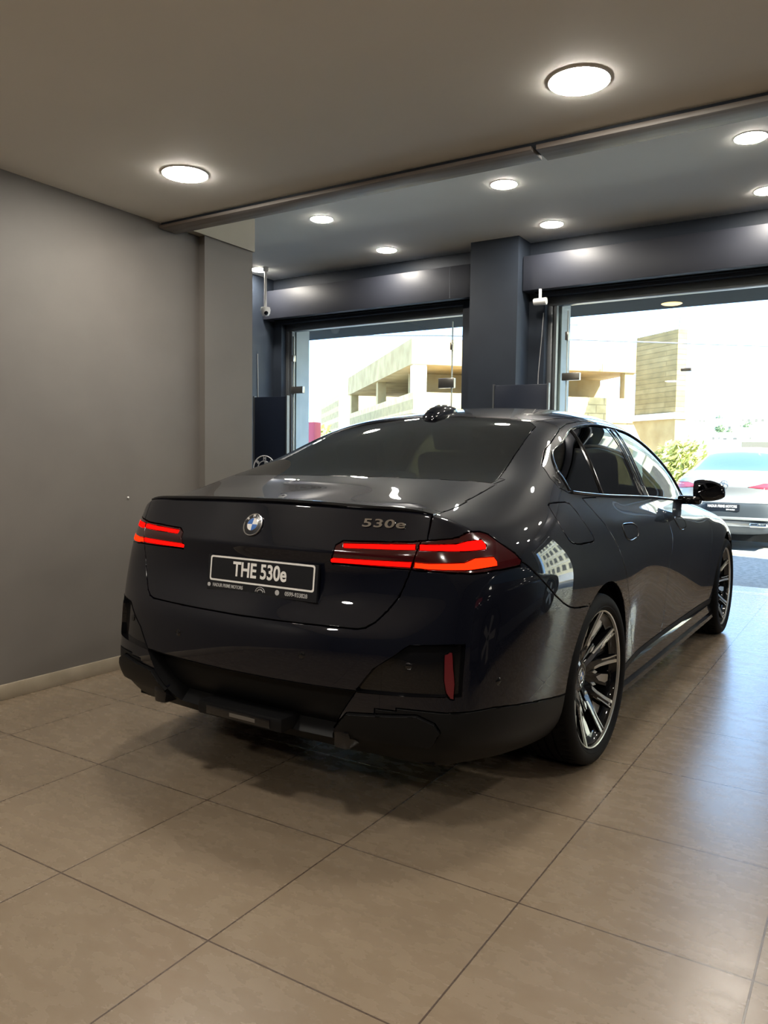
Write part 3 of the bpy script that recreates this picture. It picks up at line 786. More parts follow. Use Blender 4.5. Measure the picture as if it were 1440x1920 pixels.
    tube(b, [fn(.005+.013*math.cos(a), -.058+.014*math.sin(a), .0112) for a in np.linspace(.15, PI-.15, 10)], .001, 5)
    tube(b, [fn(-.012, -.052, .0112), fn(.005, -.047, .0112), fn(.022, -.052, .0112)], .001, 5)
    obj('plate_logo', b, M_grey, hol)
    # diffuser, exhaust trims, parking sensors
    b = bmesh.new(); box(b, -1.145, -.80, -.20, .20, .300, .352, bev=.012); d = obj('diffuser_plate', b, M_matte, car, smooth=30)
    b = bmesh.new(); box(b, -1.149, -1.144, -.15, .15, .310, .343, bev=.002); obj('diffuser_insert', b, M_gblack, d, smooth=30)
    b = bmesh.new(); box(b, -1.151, -1.148, -.085, .035, .320, .333); obj('diffuser_reflector', b, mat('grey_reflector', (.10,.09,.08), .25), d)
    for s in (-1, 1):
        b = bmesh.new()
        for x0, x1, y0, y1, z0, z1 in ((-1.12,-.85,.40,.46,.29,.36),): box(b, x0, x1, min(y0*s,y1*s), max(y0*s,y1*s), z0, z1, bev=.01)
        obj('diffuser_fin', b, M_gblack, car, smooth=30)
        for y, z in ((.652,.588),(.29,.588)):
            h = S4.ray((-2, y*s, z), (1,0,0)); n = S4.near((h.x, abs(h.y), h.z))[1]; n = Vector((n.x, n.y*s, n.z))
            if y > .5: h = h-n*.015
            b = bmesh.new(); lathe(b, [(0,.0015),(.009,.0015),(.0105,.0005),(.012,.0018),(.0135,0)], 24)
            q = n.to_track_quat('Z', 'Y').to_matrix().to_4x4(); b.transform(Matrix.Translation(h)@q); obj('parking_sensor', b, M_gblack, car, smooth=40)
        h = S4.ray((-.863, 3, .527), (0,-1,0)); n = S4.near(h)[1]
        b = bmesh.new(); lathe(b, [(0,.0015),(.009,.0015),(.0105,.0005),(.012,.0018),(.0135,0)], 24); b.transform(Matrix.Translation(h)@n.to_track_quat('Z','Y').to_matrix().to_4x4())
        for v in b.verts: v.co.y *= s
        obj('parking_sensor', recalc(b), M_gblack, car, smooth=40)
        # sill blade below the doors
        b = bmesh.new(); pr = [(.885,.300),(.912,.285),(.918,.235),(.912,.226),(.928,.214),(.932,.194),(.86,.19)]
        xs = [.36,.50,.8,1.3,2.0,2.45,2.62]; R_ = []
        for x in xs:
            t = 1 if .5 <= x <= 2.45 else .93
            R_.append([b.verts.new((x, s*(.88+(y-.88)*t), z-.01*(x-.5)/2)) for y, z in pr])
        for i in range(len(xs)-1):
            for j in range(len(pr)-1): b.faces.new((R_[i][j], R_[i][j+1], R_[i+1][j+1], R_[i+1][j]))
        b.faces.new(R_[0]); b.faces.new(R_[-1][::-1]); obj('sill_blade', recalc(b), M_gblack, car, smooth=30)
M_gtrim = mat('shadowline_trim', (.03,.03,.032), .08, metal=.6, coat=1)

# ---------------------------------------------------------------- the showroom
def struct(name, dims, mt, bev=0, label=None):
    o = boxo(name, dims, mt, bev=bev); o['kind'] = 'structure'
    return o
def tile_mat():
    m = mat('porcelain_floor_tiles', (.3,.25,.2), .3); nt = m.node_tree; b = nt.nodes['Principled BSDF']
    tc = N(m, 'ShaderNodeTexCoord'); br = N(m, 'ShaderNodeTexBrick'); L(m, tc.outputs['Object'], br.inputs['Vector'])
    br.offset = 0; br.squash = 1; br.inputs['Scale'].default_value = 1; br.inputs['Brick Width'].default_value = .6; br.inputs['Row Height'].default_value = .6
    br.inputs['Mortar Size'].default_value = .0027; br.inputs['Mortar Smooth'].default_value = .15; br.inputs['Bias'].default_value = 0
    br.inputs['Color1'].default_value = (0,0,0,1); br.inputs['Color2'].default_value = (1,1,1,1)
    n1 = N(m, 'ShaderNodeTexNoise'); n1.inputs['Scale'].default_value = 2.2; n1.inputs['Detail'].default_value = 9; n1.inputs['Roughness'].default_value = .62
    n2 = N(m, 'ShaderNodeTexNoise'); n2.inputs['Scale'].default_value = 12; n2.inputs['Detail'].default_value = 4; n2.inputs['Roughness'].default_value = .55
    # offset the pattern from tile to tile
    ad = N(m, 'ShaderNodeVectorMath', operation='ADD'); sc = N(m, 'ShaderNodeVectorMath', operation='SCALE'); sc.inputs['Scale'].default_value = 7
    L(m, br.outputs['Color'], sc.inputs[0]); L(m, sc.outputs[0], ad.inputs[1]); L(m, tc.outputs['Object'], ad.inputs[0])
    st = N(m, 'ShaderNodeVectorMath', operation='MULTIPLY'); st.inputs[1].default_value = (1,1.9,1); L(m, ad.outputs[0], st.inputs[0])
    L(m, st.outputs[0], n1.inputs['Vector']); L(m, st.outputs[0], n2.inputs['Vector'])
    mx = N(m, 'ShaderNodeMath', operation='MULTIPLY_ADD'); mx.inputs[1].default_value = .45; L(m, n2.outputs['Fac'], mx.inputs[0])
    m2 = N(m, 'ShaderNodeMath', operation='MULTIPLY'); m2.inputs[1].default_value = .55; L(m, n1.outputs['Fac'], m2.inputs[0]); L(m, m2.outputs[0], mx.inputs[2])
    cr = N(m, 'ShaderNodeValToRGB'); e = cr.color_ramp.elements; e[0].position = .36; e[0].color = (.184,.140,.096,1); e[1].position = .66; e[1].color = (.218,.170,.120,1)
    k = e.new(.5); k.color = (.200,.154,.107,1)
    L(m, mx.outputs[0], cr.inputs['Fac'])
    mc = N(m, 'ShaderNodeMix', data_type='RGBA'); L(m, br.outputs['Fac'], mc.inputs[0]); L(m, cr.outputs['Color'], mc.inputs[6]); mc.inputs[7].default_value = (.07,.05,.038,1)
    L(m, mc.outputs[2], b.inputs['Base Color'])
    rr = N(m, 'ShaderNodeMapRange'); L(m, n2.outputs['Fac'], rr.inputs['Value']); rr.inputs['To Min'].default_value = .20; rr.inputs['To Max'].default_value = .34
    L(m, rr.outputs[0], b.inputs['Roughness'])
    bp = N(m, 'ShaderNodeBump'); bp.inputs['Strength'].default_value = .5; bp.inputs['Distance'].default_value = .002; bp.invert = True
    L(m, br.outputs['Fac'], bp.inputs['Height']); L(m, bp.outputs['Normal'], b.inputs['Normal'])
    b.inputs['Specular IOR Level'].default_value = .62
    return m
M_tile = tile_mat()
M_wall = noise_mat('warm_grey_paint', (.142,.130,.117), (.155,.142,.128), 3, .6, bump=.02, bscale=60)
M_ceil = noise_mat('ceiling_paint', (.86,.85,.80), (.88,.87,.82), 2, .7)
M_ceil2 = noise_mat('pale_ceiling_paint', (.86,.87,.82), (.88,.89,.84), 2, .7)
M_beige = noise_mat('beige_paint', (.40,.37,.30), (.43,.40,.33), 3, .6)
M_navy = noise_mat('navy_grey_paint', (.020,.028,.043), (.024,.033,.049), 3, .55, bump=.02, bscale=50)
M_navy2 = noise_mat('shutter_box_paint', (.022,.025,.036), (.026,.029,.041), 2, .5)
M_skirt = noise_mat('beige_skirting_tile', (.32,.27,.20), (.40,.34,.26), 6, .35)
M_alu = mat('dark_aluminium', (.16,.17,.18), .4, metal=.6)
M_steel = mat('brushed_steel', (.35,.33,.29), .28, metal=.9)
def wood_mat():
    m = noise_mat('worn_board', (.16,.13,.11), (.27,.25,.235), 3, .5); nt = m.node_tree
    tc = nt.nodes.get('Texture Coordinate'); nz = nt.nodes.get('Noise Texture'); mp = N(m, 'ShaderNodeMapping'); mp.inputs['Scale'].default_value = (.6,8,8)
    L(m, tc.outputs['Object'], mp.inputs[0]); L(m, mp.outputs[0], nz.inputs['Vector']); return m
M_wood = wood_mat()
M_lamp = mat('lamp_diffuser', (.9,.9,.9), .5, emit=(1,.93,.82), es=LAMP)
M_lampw = mat('white_lamp_ring', (.8,.8,.78), .4)
def build_room():
    struct('floor', (-5.47,8.0,-6.0,7.3,-.12,0), M_tile)
    wl = struct('wall_left', (-2.498,-2.298,-6.0,2.243,0,2.634), M_wall)
    p = struct('wall_left_pier', (-2.65,-2.25,2.243,2.69,0,2.634), M_wall); 
    p2 = struct('wall_left_upper', (-2.65,-2.238,1.93,2.70,2.634,3.6), M_beige)
    struct('baseboard_left', (-2.298,-2.285,-6.0,2.243,0,.079), M_skirt, bev=.003)
    struct('ceiling', (-2.498,8.0,-6.0,1.93,2.634,3.6), M_ceil)
    struct('ceiling_front', (-5.47,8.0,1.93,7.3,3.6,3.8), M_ceil2)
    struct('wall_back', (-2.5,8.0,-6.2,-6.0,0,2.634), M_backwall)
    struct('wall_right', (8.0,8.2,-6.0,7.3,0,3.6), M_navy)
    struct('wall_far_left', (-5.67,-5.47,2.5,7.3,0,3.6), M_navy)
    struct('wall_recess', (-5.67,-2.65,2.3,2.5,0,3.6), M_navy)
    # facade: lintel wall, pillars
    struct('wall_front', (-5.47,8.0,6.72,7.0,3.02,3.6), M_navy)
    struct('wall_front_left', (-5.47,-5.33,6.72,7.0,0,3.02), M_navy)
    struct('wall_front_pillar', (-2.424,-1.872,6.385,6.72,0,3.6), M_navy); struct('wall_front_pier', (-2.67,-1.69,6.72,7.0,0,3.02), M_navy)
    struct('wall_front_right', (.74,3.2,6.60,7.0,0,3.02), M_navy); struct('wall_front_corner', (5.4,8.0,6.60,7.0,0,3.02), M_navy)
    # shutter boxes
    for i, (x0, x1, lab) in enumerate(((-5.46,-2.432,'grey roller shutter box above the left shop window'),(-1.864,4.09,'long grey roller shutter box above the right shop window'))):
        t = thing('shutter_box', lab, 'shutter box', (x0,6.70,3.05))
        b = bmesh.new(); box(b, 0, x1-x0, -.20, .015, 0, .36, bev=.006); obj('casing', b, M_navy2, t, smooth=30)
        b = bmesh.new(); box(b, (x1-x0)*(.90 if i == 0 else .98), (x1-x0)*(.903 if i == 0 else .981), -.202, -.199, 0.01, .35); obj('panel_joint', b, M_navy, t)
        b = bmesh.new(); box(b, .1, x1-x0-.1, -.10, -.05, -.012, .002); obj('shutter_slot', b, M_dark, t)
    # windows
    def window(n, x0, x1):
        y = 6.86; z1 = 2.99
        fr = bmesh.new(); box(fr, x0, x1, y-.05, y+.05, z1-.06, z1+.03, bev=.004); box(fr, x0, x0+.05, y-.05, y+.05, 0, z1-.06, bev=.004); box(fr, x1-.05, x1, y-.05, y+.05, 0, z1-.06, bev=.004); box(fr, x0+.06, x0+.09, y-.03, y+.03, 0, z1-.06)
        o = obj('window_%d' % n, fr, M_alu, smooth=30); o['kind'] = 'structure'
        b = bmesh.new(); box(b, x0+.05, x1-.05, y-.006, y+.006, .01, z1-.06); g = obj('glass_pane', b, M_pane, o)
        return o
    w1 = window(1, -5.33, -2.67); w2 = window(2, -1.69, .74); w3 = window(3, 3.2, 5.4)
    def fit(w, x0, x1, z0, z1, m=None, y=6.85):
        b = bmesh.new(); box(b, x0, x1, y-.022, y+.03, z0, z1, bev=.004); return obj('patch_fitting', b, m or M_steel, w, smooth=30)
    for w, x0, x1, z0, z1 in ((w1,-5.257,-5.06,2.115,2.205),(w1,-3.034,-2.83,2.10,2.215),(w2,-1.526,-1.33,2.125,2.205),(w2,-.30,-.20,2.165,2.195),(w1,-5.245,-5.215,2.535,2.62),(w1,-2.885,-2.855,2.54,2.625),(w2,-1.50,-1.465,2.555,2.645)): fit(w, x0, x1, z0, z1)
    for w, x in ((w1,-5.23),(w1,-2.87),(w2,-1.482)):
        b = bmesh.new(); box(b, x-.006, x+.006, 6.852, 6.868, .05, 2.87); obj('glass_joint', b, mat('joint_clear', (.5,.55,.52), .2), w)
    # pale jambs of the outer reveal
    struct('trim_1', (-5.42,-5.30,7.0,7.28,0,3.0), M_jamb); struct('trim_2', (-1.72,-1.60,7.0,7.28,0,3.0), M_jamb)
    # boards along the mezzanine edge
    for i, (x0, x1, lab) in enumerate(((-2.29,.052,'long worn board under the ceiling edge, left of the joint'),(.075,7.9,'long worn board under the ceiling edge, right of the joint'))):
        b = bmesh.new(); box(b, x0, x1, 1.907, 2.047+(.006 if i else 0), 2.598-(.004 if i else 0), 2.616, bev=.003); tag(obj('ceiling_board', b, M_wood, smooth=30), lab, 'board')
    struct('shadow_gap_strip', (-2.29,7.95,1.925,2.03,2.616,2.64), M_navy)  # dark strip standing in for the shade in the gap above the boards
    # ceiling lamps
    def lamp(x, y, z, label, warm=None, r=.112, group=None):
        t = thing('ceiling_lamp', label, 'lamp', (x,y,z), group=group)
        b = bmesh.new(); lathe(b, [(r*.985,-.0068),(r*1.0,-.0035),(r*1.005,0)], 48); obj('lamp_ring', recalc(b), M_lampw, t, smooth=40)
        b = bmesh.new(); lathe(b, [(0,-.011),(r*.85,-.0105),(r*.95,-.0088),(r*.985,-.0068)], 48)
        for f in b.faces:
            f.normal_update()
            if f.normal.z > 0: f.normal_flip()
        obj('diffuser', b, warm or M_lamp, t)
        return t
    lamp(.408,1.478,2.634,'big round lit ceiling lamp nearest the camera, upper right'); lamp(-1.556,1.417,2.634,'round lit ceiling lamp near the left grey wall')
    for x, y, s in ((.41,-.55,'directly overhead'),(-1.556,-.55,'overhead by the left wall'),(2.37,1.45,'on the low ceiling at far right'),(.41,-2.6,'behind the camera'),(-1.556,-2.6,'behind the camera by the left wall'),(2.37,-2.6,'behind the camera at right'),(4.3,1.45,'on the low ceiling by the right wall'),(4.3,-.55,'overhead by the right wall')):
        lamp(x, y, 2.634, 'round lit ceiling lamp '+s)
    for i, (x, s) in enumerate(((-3.33,'leftmost of the near row on the high ceiling'),(-1.40,'middle of the near row on the high ceiling'),(.52,'right in the near row just past the board'),(2.45,'near row, beyond the right edge'),(4.4,'near row on the high ceiling, by the right wall'))):
        lamp(x, 4.91, 3.6, 'small round lit ceiling lamp, '+s)
    for i, (x, s) in enumerate(((-5.24,'beside the white camera pole'),(-3.37,'above the left shop window'),(-1.44,'just right of the dark pillar top'),(.50,'cut by the right edge, nearest the window'),(2.43,'window row, beyond the right edge'),(4.37,'window row, by the right wall'))):
        lamp(x, 6.18, 3.6, 'small round lit ceiling lamp, '+s)
    b = bmesh.new(); bmesh.ops.create_uvsphere(b, u_segments=12, v_segments=8, radius=.006, matrix=Matrix.Translation((-2.295, 1.669, 1.0))); tag(obj('wall_nail', b, M_lampw, smooth=60), 'tiny white nail head in the left grey wall', 'nail')
    # camera on its drop pole
    t = thing('security_camera', 'white dome security camera hanging on a white pole from the high ceiling', 'camera', (-5.09,6.12,3.6))
    b = bmesh.new(); lathe(b, [(0,0),(.035,0),(.035,-.05),(.016,-.06),(.0,-.06)], 24); obj('mount', recalc(b), M_lampw, t, smooth=40)
    b = bmesh.new(); lathe(b, [(.016,-.05),(.016,-.50)], 16); obj('pole', b, M_lampw, t, smooth=40)
    b = bmesh.new(); lathe(b, [(0,-.48),(.055,-.49),(.062,-.52),(.056,-.56),(.04,-.59),(0,-.605)], 32); h = obj('camera_head', recalc(b), M_lampw, t, smooth=40)
    b = bmesh.new(); bmesh.ops.create_uvsphere(b, u_segments=20, v_segments=12, radius=.026, matrix=Matrix.Translation((.035,-.028,-.565))); obj('lens', b, M_gblack, h, smooth=60)
    # bullet camera by the right window
    t = thing('bullet_camera', 'small white bullet camera under the shutter box beside the dark pillar', 'camera', (-1.665,6.50,2.92))
    b = bmesh.new(); lathe(b, [(0,-.07),(.035,-.065),(.038,.05),(.036,.07),(.0,.07)], 24, 'x'); obj('camera_body', recalc(b), M_lampw, t, smooth=40)
    b = bmesh.new(); lathe(b, [(0,-.072),(.026,-.072),(.026,-.066)], 20, 'x'); obj('lens', recalc(b), M_gblack, t, smooth=40)
    b = bmesh.new(); box(b, -.012, .012, -.012, .012, .03, .13); obj('bracket', b, M_lampw, t)
    b = bmesh.new(); tube(b, [(-1.70,6.70,2.84),(-1.715,6.705,2.6),(-1.745,6.708,2.2),(-1.755,6.708,1.6),(-1.76,6.708,.1)], .005, 6); tag(obj('cable', b, M_grey, smooth=60), 'thin pale cable running down the wall right of the dark pillar', 'cable')
    b = bmesh.new(); tube(b, [(-5.462,6.4,2.6),(-5.461,6.41,2.1),(-5.462,6.40,1.5),(-5.461,6.42,.1)], .005, 6); tag(obj('cable', b, M_grey, smooth=60), 'thin cable running down the far left navy wall', 'cable')
    # dark display boards standing by the windows
    def board(name, label, x0, y0, x1, y1, h, roun=False):
        L_ = math.hypot(x1-x0, y1-y0); rz = math.atan2(y1-y0, x1-x0); t = thing(name, label, 'display board', (x0,y0,0), rz)
        b = bmesh.new(); box(b, 0, L_, 0, .05, .03, h, bev=.006); pn = obj('panel', b, M_board, t, smooth=30)
        b = bmesh.new(); box(b, -.018, 0, -.005, .055, 0, h+.012); box(b, L_, L_+.018, -.005, .055, 0, h+.012); obj('side_rail', b, M_alu, t)
        b = bmesh.new(); box(b, 0, L_, -.15, .20, 0, .03, bev=.01); obj('foot', b, M_alu, t, smooth=30)
        return t
    board('display_board', 'dark navy display board standing in front of the dark pillar', -2.06, 6.27, -1.50, 6.33, 2.045)
    lb = board('display_board', 'dark navy display board with a white ring emblem at far left', -5.40, 6.27, -4.93, 6.33, 2.03)
    M_em = mat('emblem_white', (.75,.76,.78), .4, emit=None)
    X = Vector((1,0,0)); Y = Vector((0,0,1)); Z = Vector((0,-1,0)); cx, cz, R = .155, 1.115, .165
    b = bmesh.new(); tube(b, [(cx+R*math.cos(a), -.003, cz+R*math.sin(a)) for a in np.linspace(0, 2*PI, 49)[:-1]], .008, 6, closed=True); obj('emblem_ring', b, M_em, lb, smooth=60)
    b = bmesh.new(); tube(b, [(cx+.10*math.cos(a), -.003, cz+.10*math.sin(a)) for a in np.linspace(0, 2*PI, 37)[:-1]], .006, 6, closed=True); obj('emblem_inner_ring', b, M_em, lb, smooth=60)
    for ch, a in (('B', 140), ('M', 88), ('W', 38)):
        a = math.radians(a); p = (cx+.131*math.cos(a), -.003, cz+.131*math.sin(a)); x2 = X*math.cos(a-PI/2)+Y*math.sin(a-PI/2); y2 = -X*math.sin(a-PI/2)+Y*math.cos(a-PI/2)
        text_mesh('emblem_letter', ch, .062, M_em, lb, p, (x2, y2, Z), extrude=.002, bold=.002)
    for k in (0, 2):
        b = bmesh.new(); vs = [b.verts.new((cx, -.003, cz))]+[b.verts.new((cx+.095*math.cos(a), -.003, cz+.095*math.sin(a))) for a in np.linspace(k*PI/2, (k+1)*PI/2, 9)]; b.faces.new(vs); obj('emblem_quarter', b, M_em, lb)
    # steel door pull beside the pillar
    b = bmesh.new(); tube(b, [(-2.64,6.80,1.0),(-2.64,6.74,1.02),(-2.64,6.74,2.14),(-2.64,6.80,2.16)], .012, 8); tag(obj('door_pull', b, M_steel, smooth=50), 'tall steel pull handle just left of the dark pillar', 'handle')
M_backwall = noise_mat('dark_grey_paint', (.035,.038,.045), (.042,.045,.052), 3, .7)
M_board = mat('navy_board_laminate', (.012,.017,.032), .35)
M_jamb = noise_mat('pale_render', (.50,.54,.52), (.56,.60,.58), 4, .8)
M_pane = glass_mat('shop_window_glass', (.93,.97,.95), ior=1.45)
build_room()

# ---------------------------------------------------------------- the street outside
M_stone = None
def stone(name, c1, c2, sx=.6, sz=.3, mortar=.02):
    m = mat(name, c1, .85); nt = m.node_tree; b = nt.nodes['Principled BSDF']
    tc = N(m, 'ShaderNodeTexCoord'); br = N(m, 'ShaderNodeTexBrick'); mp = N(m, 'ShaderNodeMapping'); mp.inputs['Rotation'].default_value = (PI/2,0,0)
    L(m, tc.outputs['Object'], mp.inputs[0]); L(m, mp.outputs[0], br.inputs['Vector']); br.inputs['Scale'].default_value = 1
    br.inputs['Brick Width'].default_value = sx; br.inputs['Row Height'].default_value = sz; br.inputs['Mortar Size'].default_value = mortar
    br.inputs['Color1'].default_value = (*c1,1); br.inputs['Color2'].default_value = (*c2,1); br.inputs['Mortar'].default_value = tuple(.7*a for a in c1)+(1,)
    nz = N(m, 'ShaderNodeTexNoise'); nz.inputs['Scale'].default_value = 3; nz.inputs['Detail'].default_value = 8; L(m, tc.outputs['Object'], nz.inputs['Vector'])
    mx = N(m, 'ShaderNodeMix', data_type='RGBA', blend_type='MULTIPLY'); mx.inputs[0].default_value = .6; L(m, br.outputs['Color'], mx.inputs[6])
    cr = N(m, 'ShaderNodeValToRGB'); cr.color_ramp.elements[0].color = (.6,.58,.5,1); cr.color_ramp.elements[1].color = (1.2,1.2,1.2,1); cr.color_ramp.elements[0].position = .3; cr.color_ramp.elements[1].position = .7
    L(m, nz.outputs['Fac'], cr.inputs['Fac']); L(m, cr.outputs['Color'], mx.inputs[7]); L(m, mx.outputs[2], b.inputs['Base Color'])
    return m
M_stone = stone('cream_limestone', (.46,.33,.14), (.52,.39,.18))
M_conc = stone('board_marked_concrete', (.24,.165,.062), (.29,.205,.085), 3.0, .16, .012)
M_raw = noise_mat('raw_concrete', (.30,.20,.08), (.40,.29,.13), 1.5, .9)
M_white2 = noise_mat('sunlit_render', (.68,.66,.60), (.74,.72,.66), 2, .85)
M_winb = mat('window_dark', (.10,.09,.07), .3); M_shutter = mat('window_shutter', (.36,.33,.22), .6)
M_pav = noise_mat('rough_paving', (.085,.083,.078), (.19,.185,.175), 22, .85, bump=.6, bscale=60)
M_street = noise_mat('dusty_asphalt', (.42,.41,.39), (.50,.49,.46), 6, .9, bump=.2)
M_hill = noise_mat('pale_hillside', (.42,.42,.34), (.56,.55,.48), .06, .95)
M_leaf = noise_mat('olive_leaves', (.26,.28,.06), (.46,.45,.14), 3, .6); M_leafd = noise_mat('dark_leaves', (.12,.18,.09), (.22,.28,.15), 3, .6); M_bark = noise_mat('bark', (.12,.09,.06), (.2,.15,.1), 20, .9)
def quad_building(name, label, mt, cx, cy, rz, w, d, z0, z1):
    t = thing(name, label, 'building', (cx,cy,z0), rz)
    b = bmesh.new(); box(b, 0, w, 0, d, 0, z1-z0); obj('walls', b, mt, t)
    return t
def leaves(bm, c, r, n, s, rnd, sq=1):
    for _ in range(n):
        d = Vector((rnd.gauss(0,1), rnd.gauss(0,1), rnd.gauss(0,1))).normalized()*r*(.55+.45*rnd.random())
        p = Vector(c)+Vector((d.x, d.y, d.z*sq)); q = Vector((rnd.random()-.5, rnd.random()-.5, rnd.random()-.5)).normalized(); u = q.orthogonal().normalized(); v = q.cross(u)
        k = s*(.6+.8*rnd.random()); bm.faces.new([bm.verts.new(p+u*k*1.6), bm.verts.new(p+v*k*.6), bm.verts.new(p-u*k*1.6), bm.verts.new(p-v*k*.6)])
def tree(name, label, x, y, z, h, r, mt, seed, group=None, n=900, s=.09, cat='tree'):
    rnd = random.Random(seed); t = thing(name, label, cat, (x,y,z), 0, group)
    b = bmesh.new()
    for i in range(9):
        a = rnd.random()*2*PI; q = r*.55*rnd.random(); leaves(b, (q*math.cos(a), q*math.sin(a), h-r*(.5+.7*rnd.random())), r*.62, n//9, s, rnd)
    obj('foliage', b, mt, t)
    b = bmesh.new(); tube(b, [(0,0,0),(.03*h,0,h*.35),(0,.02*h,h*.7)], [r*.10, r*.07, r*.03], 7); obj('trunk', b, M_bark, t, smooth=60)
    return t
def build_outside():
    # ground: paving falling to the street, kerb, street
    b = bmesh.new(); v = [b.verts.new(p) for p in ((-30,7.3,-.01),(40,7.3,-.01),(40,12.4,-.22),(-30,12.4,-.22),(-30,7.3,-.6),(40,7.3,-.6),(40,12.4,-.6),(-30,12.4,-.6))]
    for q in ((0,1,2,3),(7,6,5,4),(0,4,5,1),(1,5,6,2),(2,6,7,3),(3,7,4,0)): b.faces.new([v[i] for i in q])
    tag(obj('pavement', recalc(b), M_pav), kind='structure')
    struct('kerb', (-30,40,12.4,12.65,-.6,-.20), M_raw, bev=.02); struct('street', (-60,80,12.65,22,-.6,-.25), M_street)
    struct('ground', (-90,120,22,70,-.8,-.30), M_street)
    # canopy, and an unseen block above the shop sized to shade the paving
    struct('canopy', (-6.6,10,7.0,7.93,3.0,3.35), M_canopy)
    struct('unseen_sun_block', (-6.6,10,-6.2,7.28,3.81,8.4), M_white2)
    struct('facade_cheek', (-6.6,-5.68,6.9,7.28,-.2,3.0), M_jamb)
    b = bmesh.new(); lathe(b, [(0,-.004),(.09,-.004),(.10,-.006),(.11,0)], 32); o = obj('canopy_lamp', recalc(b), mat('amber_lamp', (.8,.5,.2), .4, emit=(1,.62,.22), es=1.1)); o.location = (-.59,7.66,3.0); tag(o, 'amber round lamp set in the canopy soffit outside the right window', 'lamp')
    # board-marked concrete tower
    ax, ay, bx, by = -5.50, 25.2, -3.93, 23.95; L_ = math.hypot(bx-ax, by-ay); rz = math.atan2(by-ay, bx-ax)
    t = thing('concrete_tower', 'tall tan board-marked concrete wall tower of the unfinished building', 'building', (ax,ay,0), rz)
    b = bmesh.new(); box(b, 0, L_, 0, .35, 2.85, 5.40); obj('shaft', b, M_conc, t)
    b = bmesh.new(); box(b, -.25, L_+.06, -.10, .4, 2.66, 2.85); obj('ledge', b, M_white2, t)
    b = bmesh.new(); prism(b, [(-.1,2.66),(.45,1.9),(.62,-.5),(L_,-.5),(L_,2.66)], lambda u, v, d: (u, d, v), 0, .5); obj('corbel', recalc(b), M_raw, t)
    for k in range(11):
        b = bmesh.new(); q = .1+k*(L_-.2)/10; tube(b, [(q,.1,5.4),(q+random.uniform(-.05,.05),.1,5.4+random.uniform(.35,.75))], .012, 5); obj('starter_bar', b, M_alu, t)
    # unfinished pale building between the pillars
    ax, ay, bx, by = -11.75, 21.3, -5.95, 26.9; L_ = math.hypot(bx-ax, by-ay); rz = math.atan2(by-ay, bx-ax)
    t = thing('unfinished_building', 'pale unfinished stone building with an open top storey behind the dark pillar', 'building', (ax,ay,0), rz)
    b = bmesh.new(); box(b, 0, L_, 0, 13, -.5, 3.55); obj('walls', b, M_stone, t)
    b = bmesh.new(); box(b, -.1, L_+.1, -.1, 13, 4.45, 5.30); obj('roof_slab', b, M_raw, t)
    b = bmesh.new(); box(b, .0, .45, 0, .45, 3.55, 4.45); obj('corner_post', b, M_white2, t)
    for x, y in ((L_*.5,.0),(L_-.4,0),(0,6),(0,12.5)): 
        b = bmesh.new(); box(b, x, x+.35, y, y+.35, 3.55, 4.45); obj('post', b, M_raw, t)
    b = bmesh.new(); box(b, .5, L_, 2.6, 2.8, 3.55, 4.45); box(b, 2.6, 2.8, 3, 12, 3.55, 4.45); obj('inner_wall', b, M_raw, t)
    for x, w, z0, z1, m in ((L_*.52,.95,2.9,3.25,M_winb),(L_*.53,.65,1.7,2.55,M_winb),(L_*.53+1.0,.8,1.7,2.55,M_shutter),(L_*.53+2.5,.7,1.7,2.5,M_shutter),(2.4,.8,1.2,2.3,M_winb)):
        b = bmesh.new(); box(b, x, x+w, -.03, .05, z0, z1); obj('window', b, m, t)
    b = bmesh.new(); box(b, 0, L_, -.06, .02, 2.68, 2.74); obj('string_course', b, M_raw, t)
    for k, y in enumerate((3.0,3.9,5.6,6.5)):
        b = bmesh.new(); box(b, -.04, .05, y, y+.45, 1.2, 2.4); obj('window', b, M_shutter, t)
    for k in range(7):
        b = bmesh.new(); q = .5+k*1.1; tube(b, [(q,.2,5.3),(q+random.uniform(-.05,.05),.2,5.3+random.uniform(.3,.8))], .012, 5); obj('starter_bar', b, M_alu, t)
    # low annex further left
    t = quad_building('stone_annex', 'low cream stone house left of the unfinished building', M_stone, -24.2, 34.5, .75, 3.4, 9, -.5, 4.9)
    b = bmesh.new(); box(b, -.1, 3.5, -.4, 0, 2.6, 2.8); obj('canopy_slab', b, M_raw, t)
    for x in (.5,1.7): 
        b = bmesh.new(); box(b, x, x+.6, -.03, .02, 1.0, 2.2); obj('window', b, M_winb, t)
    # apartment block up the street on the right, seen mirrored in the car
    M_ap = stone('pale_apartment_stone', (.62,.56,.40), (.68,.62,.46), 1.0, .5, .01)
    t = thing('apartment_block', 'cream apartment block with rows of windows across the street at right', 'building', (1.5,31,-.4), .12)
    b = bmesh.new(); box(b, 0, 26, 0, 10, 0, 16); obj('walls', b, M_ap, t)
    for r in range(5):
        for c in range(12):
            b = bmesh.new(); x = .8+c*2.05; z = 1.2+r*3.1; box(b, x, x+1.1, -.05, .02, z, z+1.5); box(b, x-.08, x+1.18, -.12, .02, z-.12, z); obj('window', b, M_winb, t)
    for r in range(1, 4):
        b = bmesh.new(); box(b, -.1, 26.1, -.10, 0, r*3.1+.35, r*3.1+.55); obj('string_course', b, M_white2, t)
    # overhead wire, red post, bushes
    b = bmesh.new(); tube(b, [(-14,11,4.1),(-6,12.4,3.72),(-3.85,13.23,3.61),(-.47,15.35,3.53),(6,19.4,3.75),(14,24.5,4.4)], .014, 6); tag(obj('overhead_wire', b, M_alu, smooth=60), 'dark overhead wire crossing the sky outside the right window', 'wire')
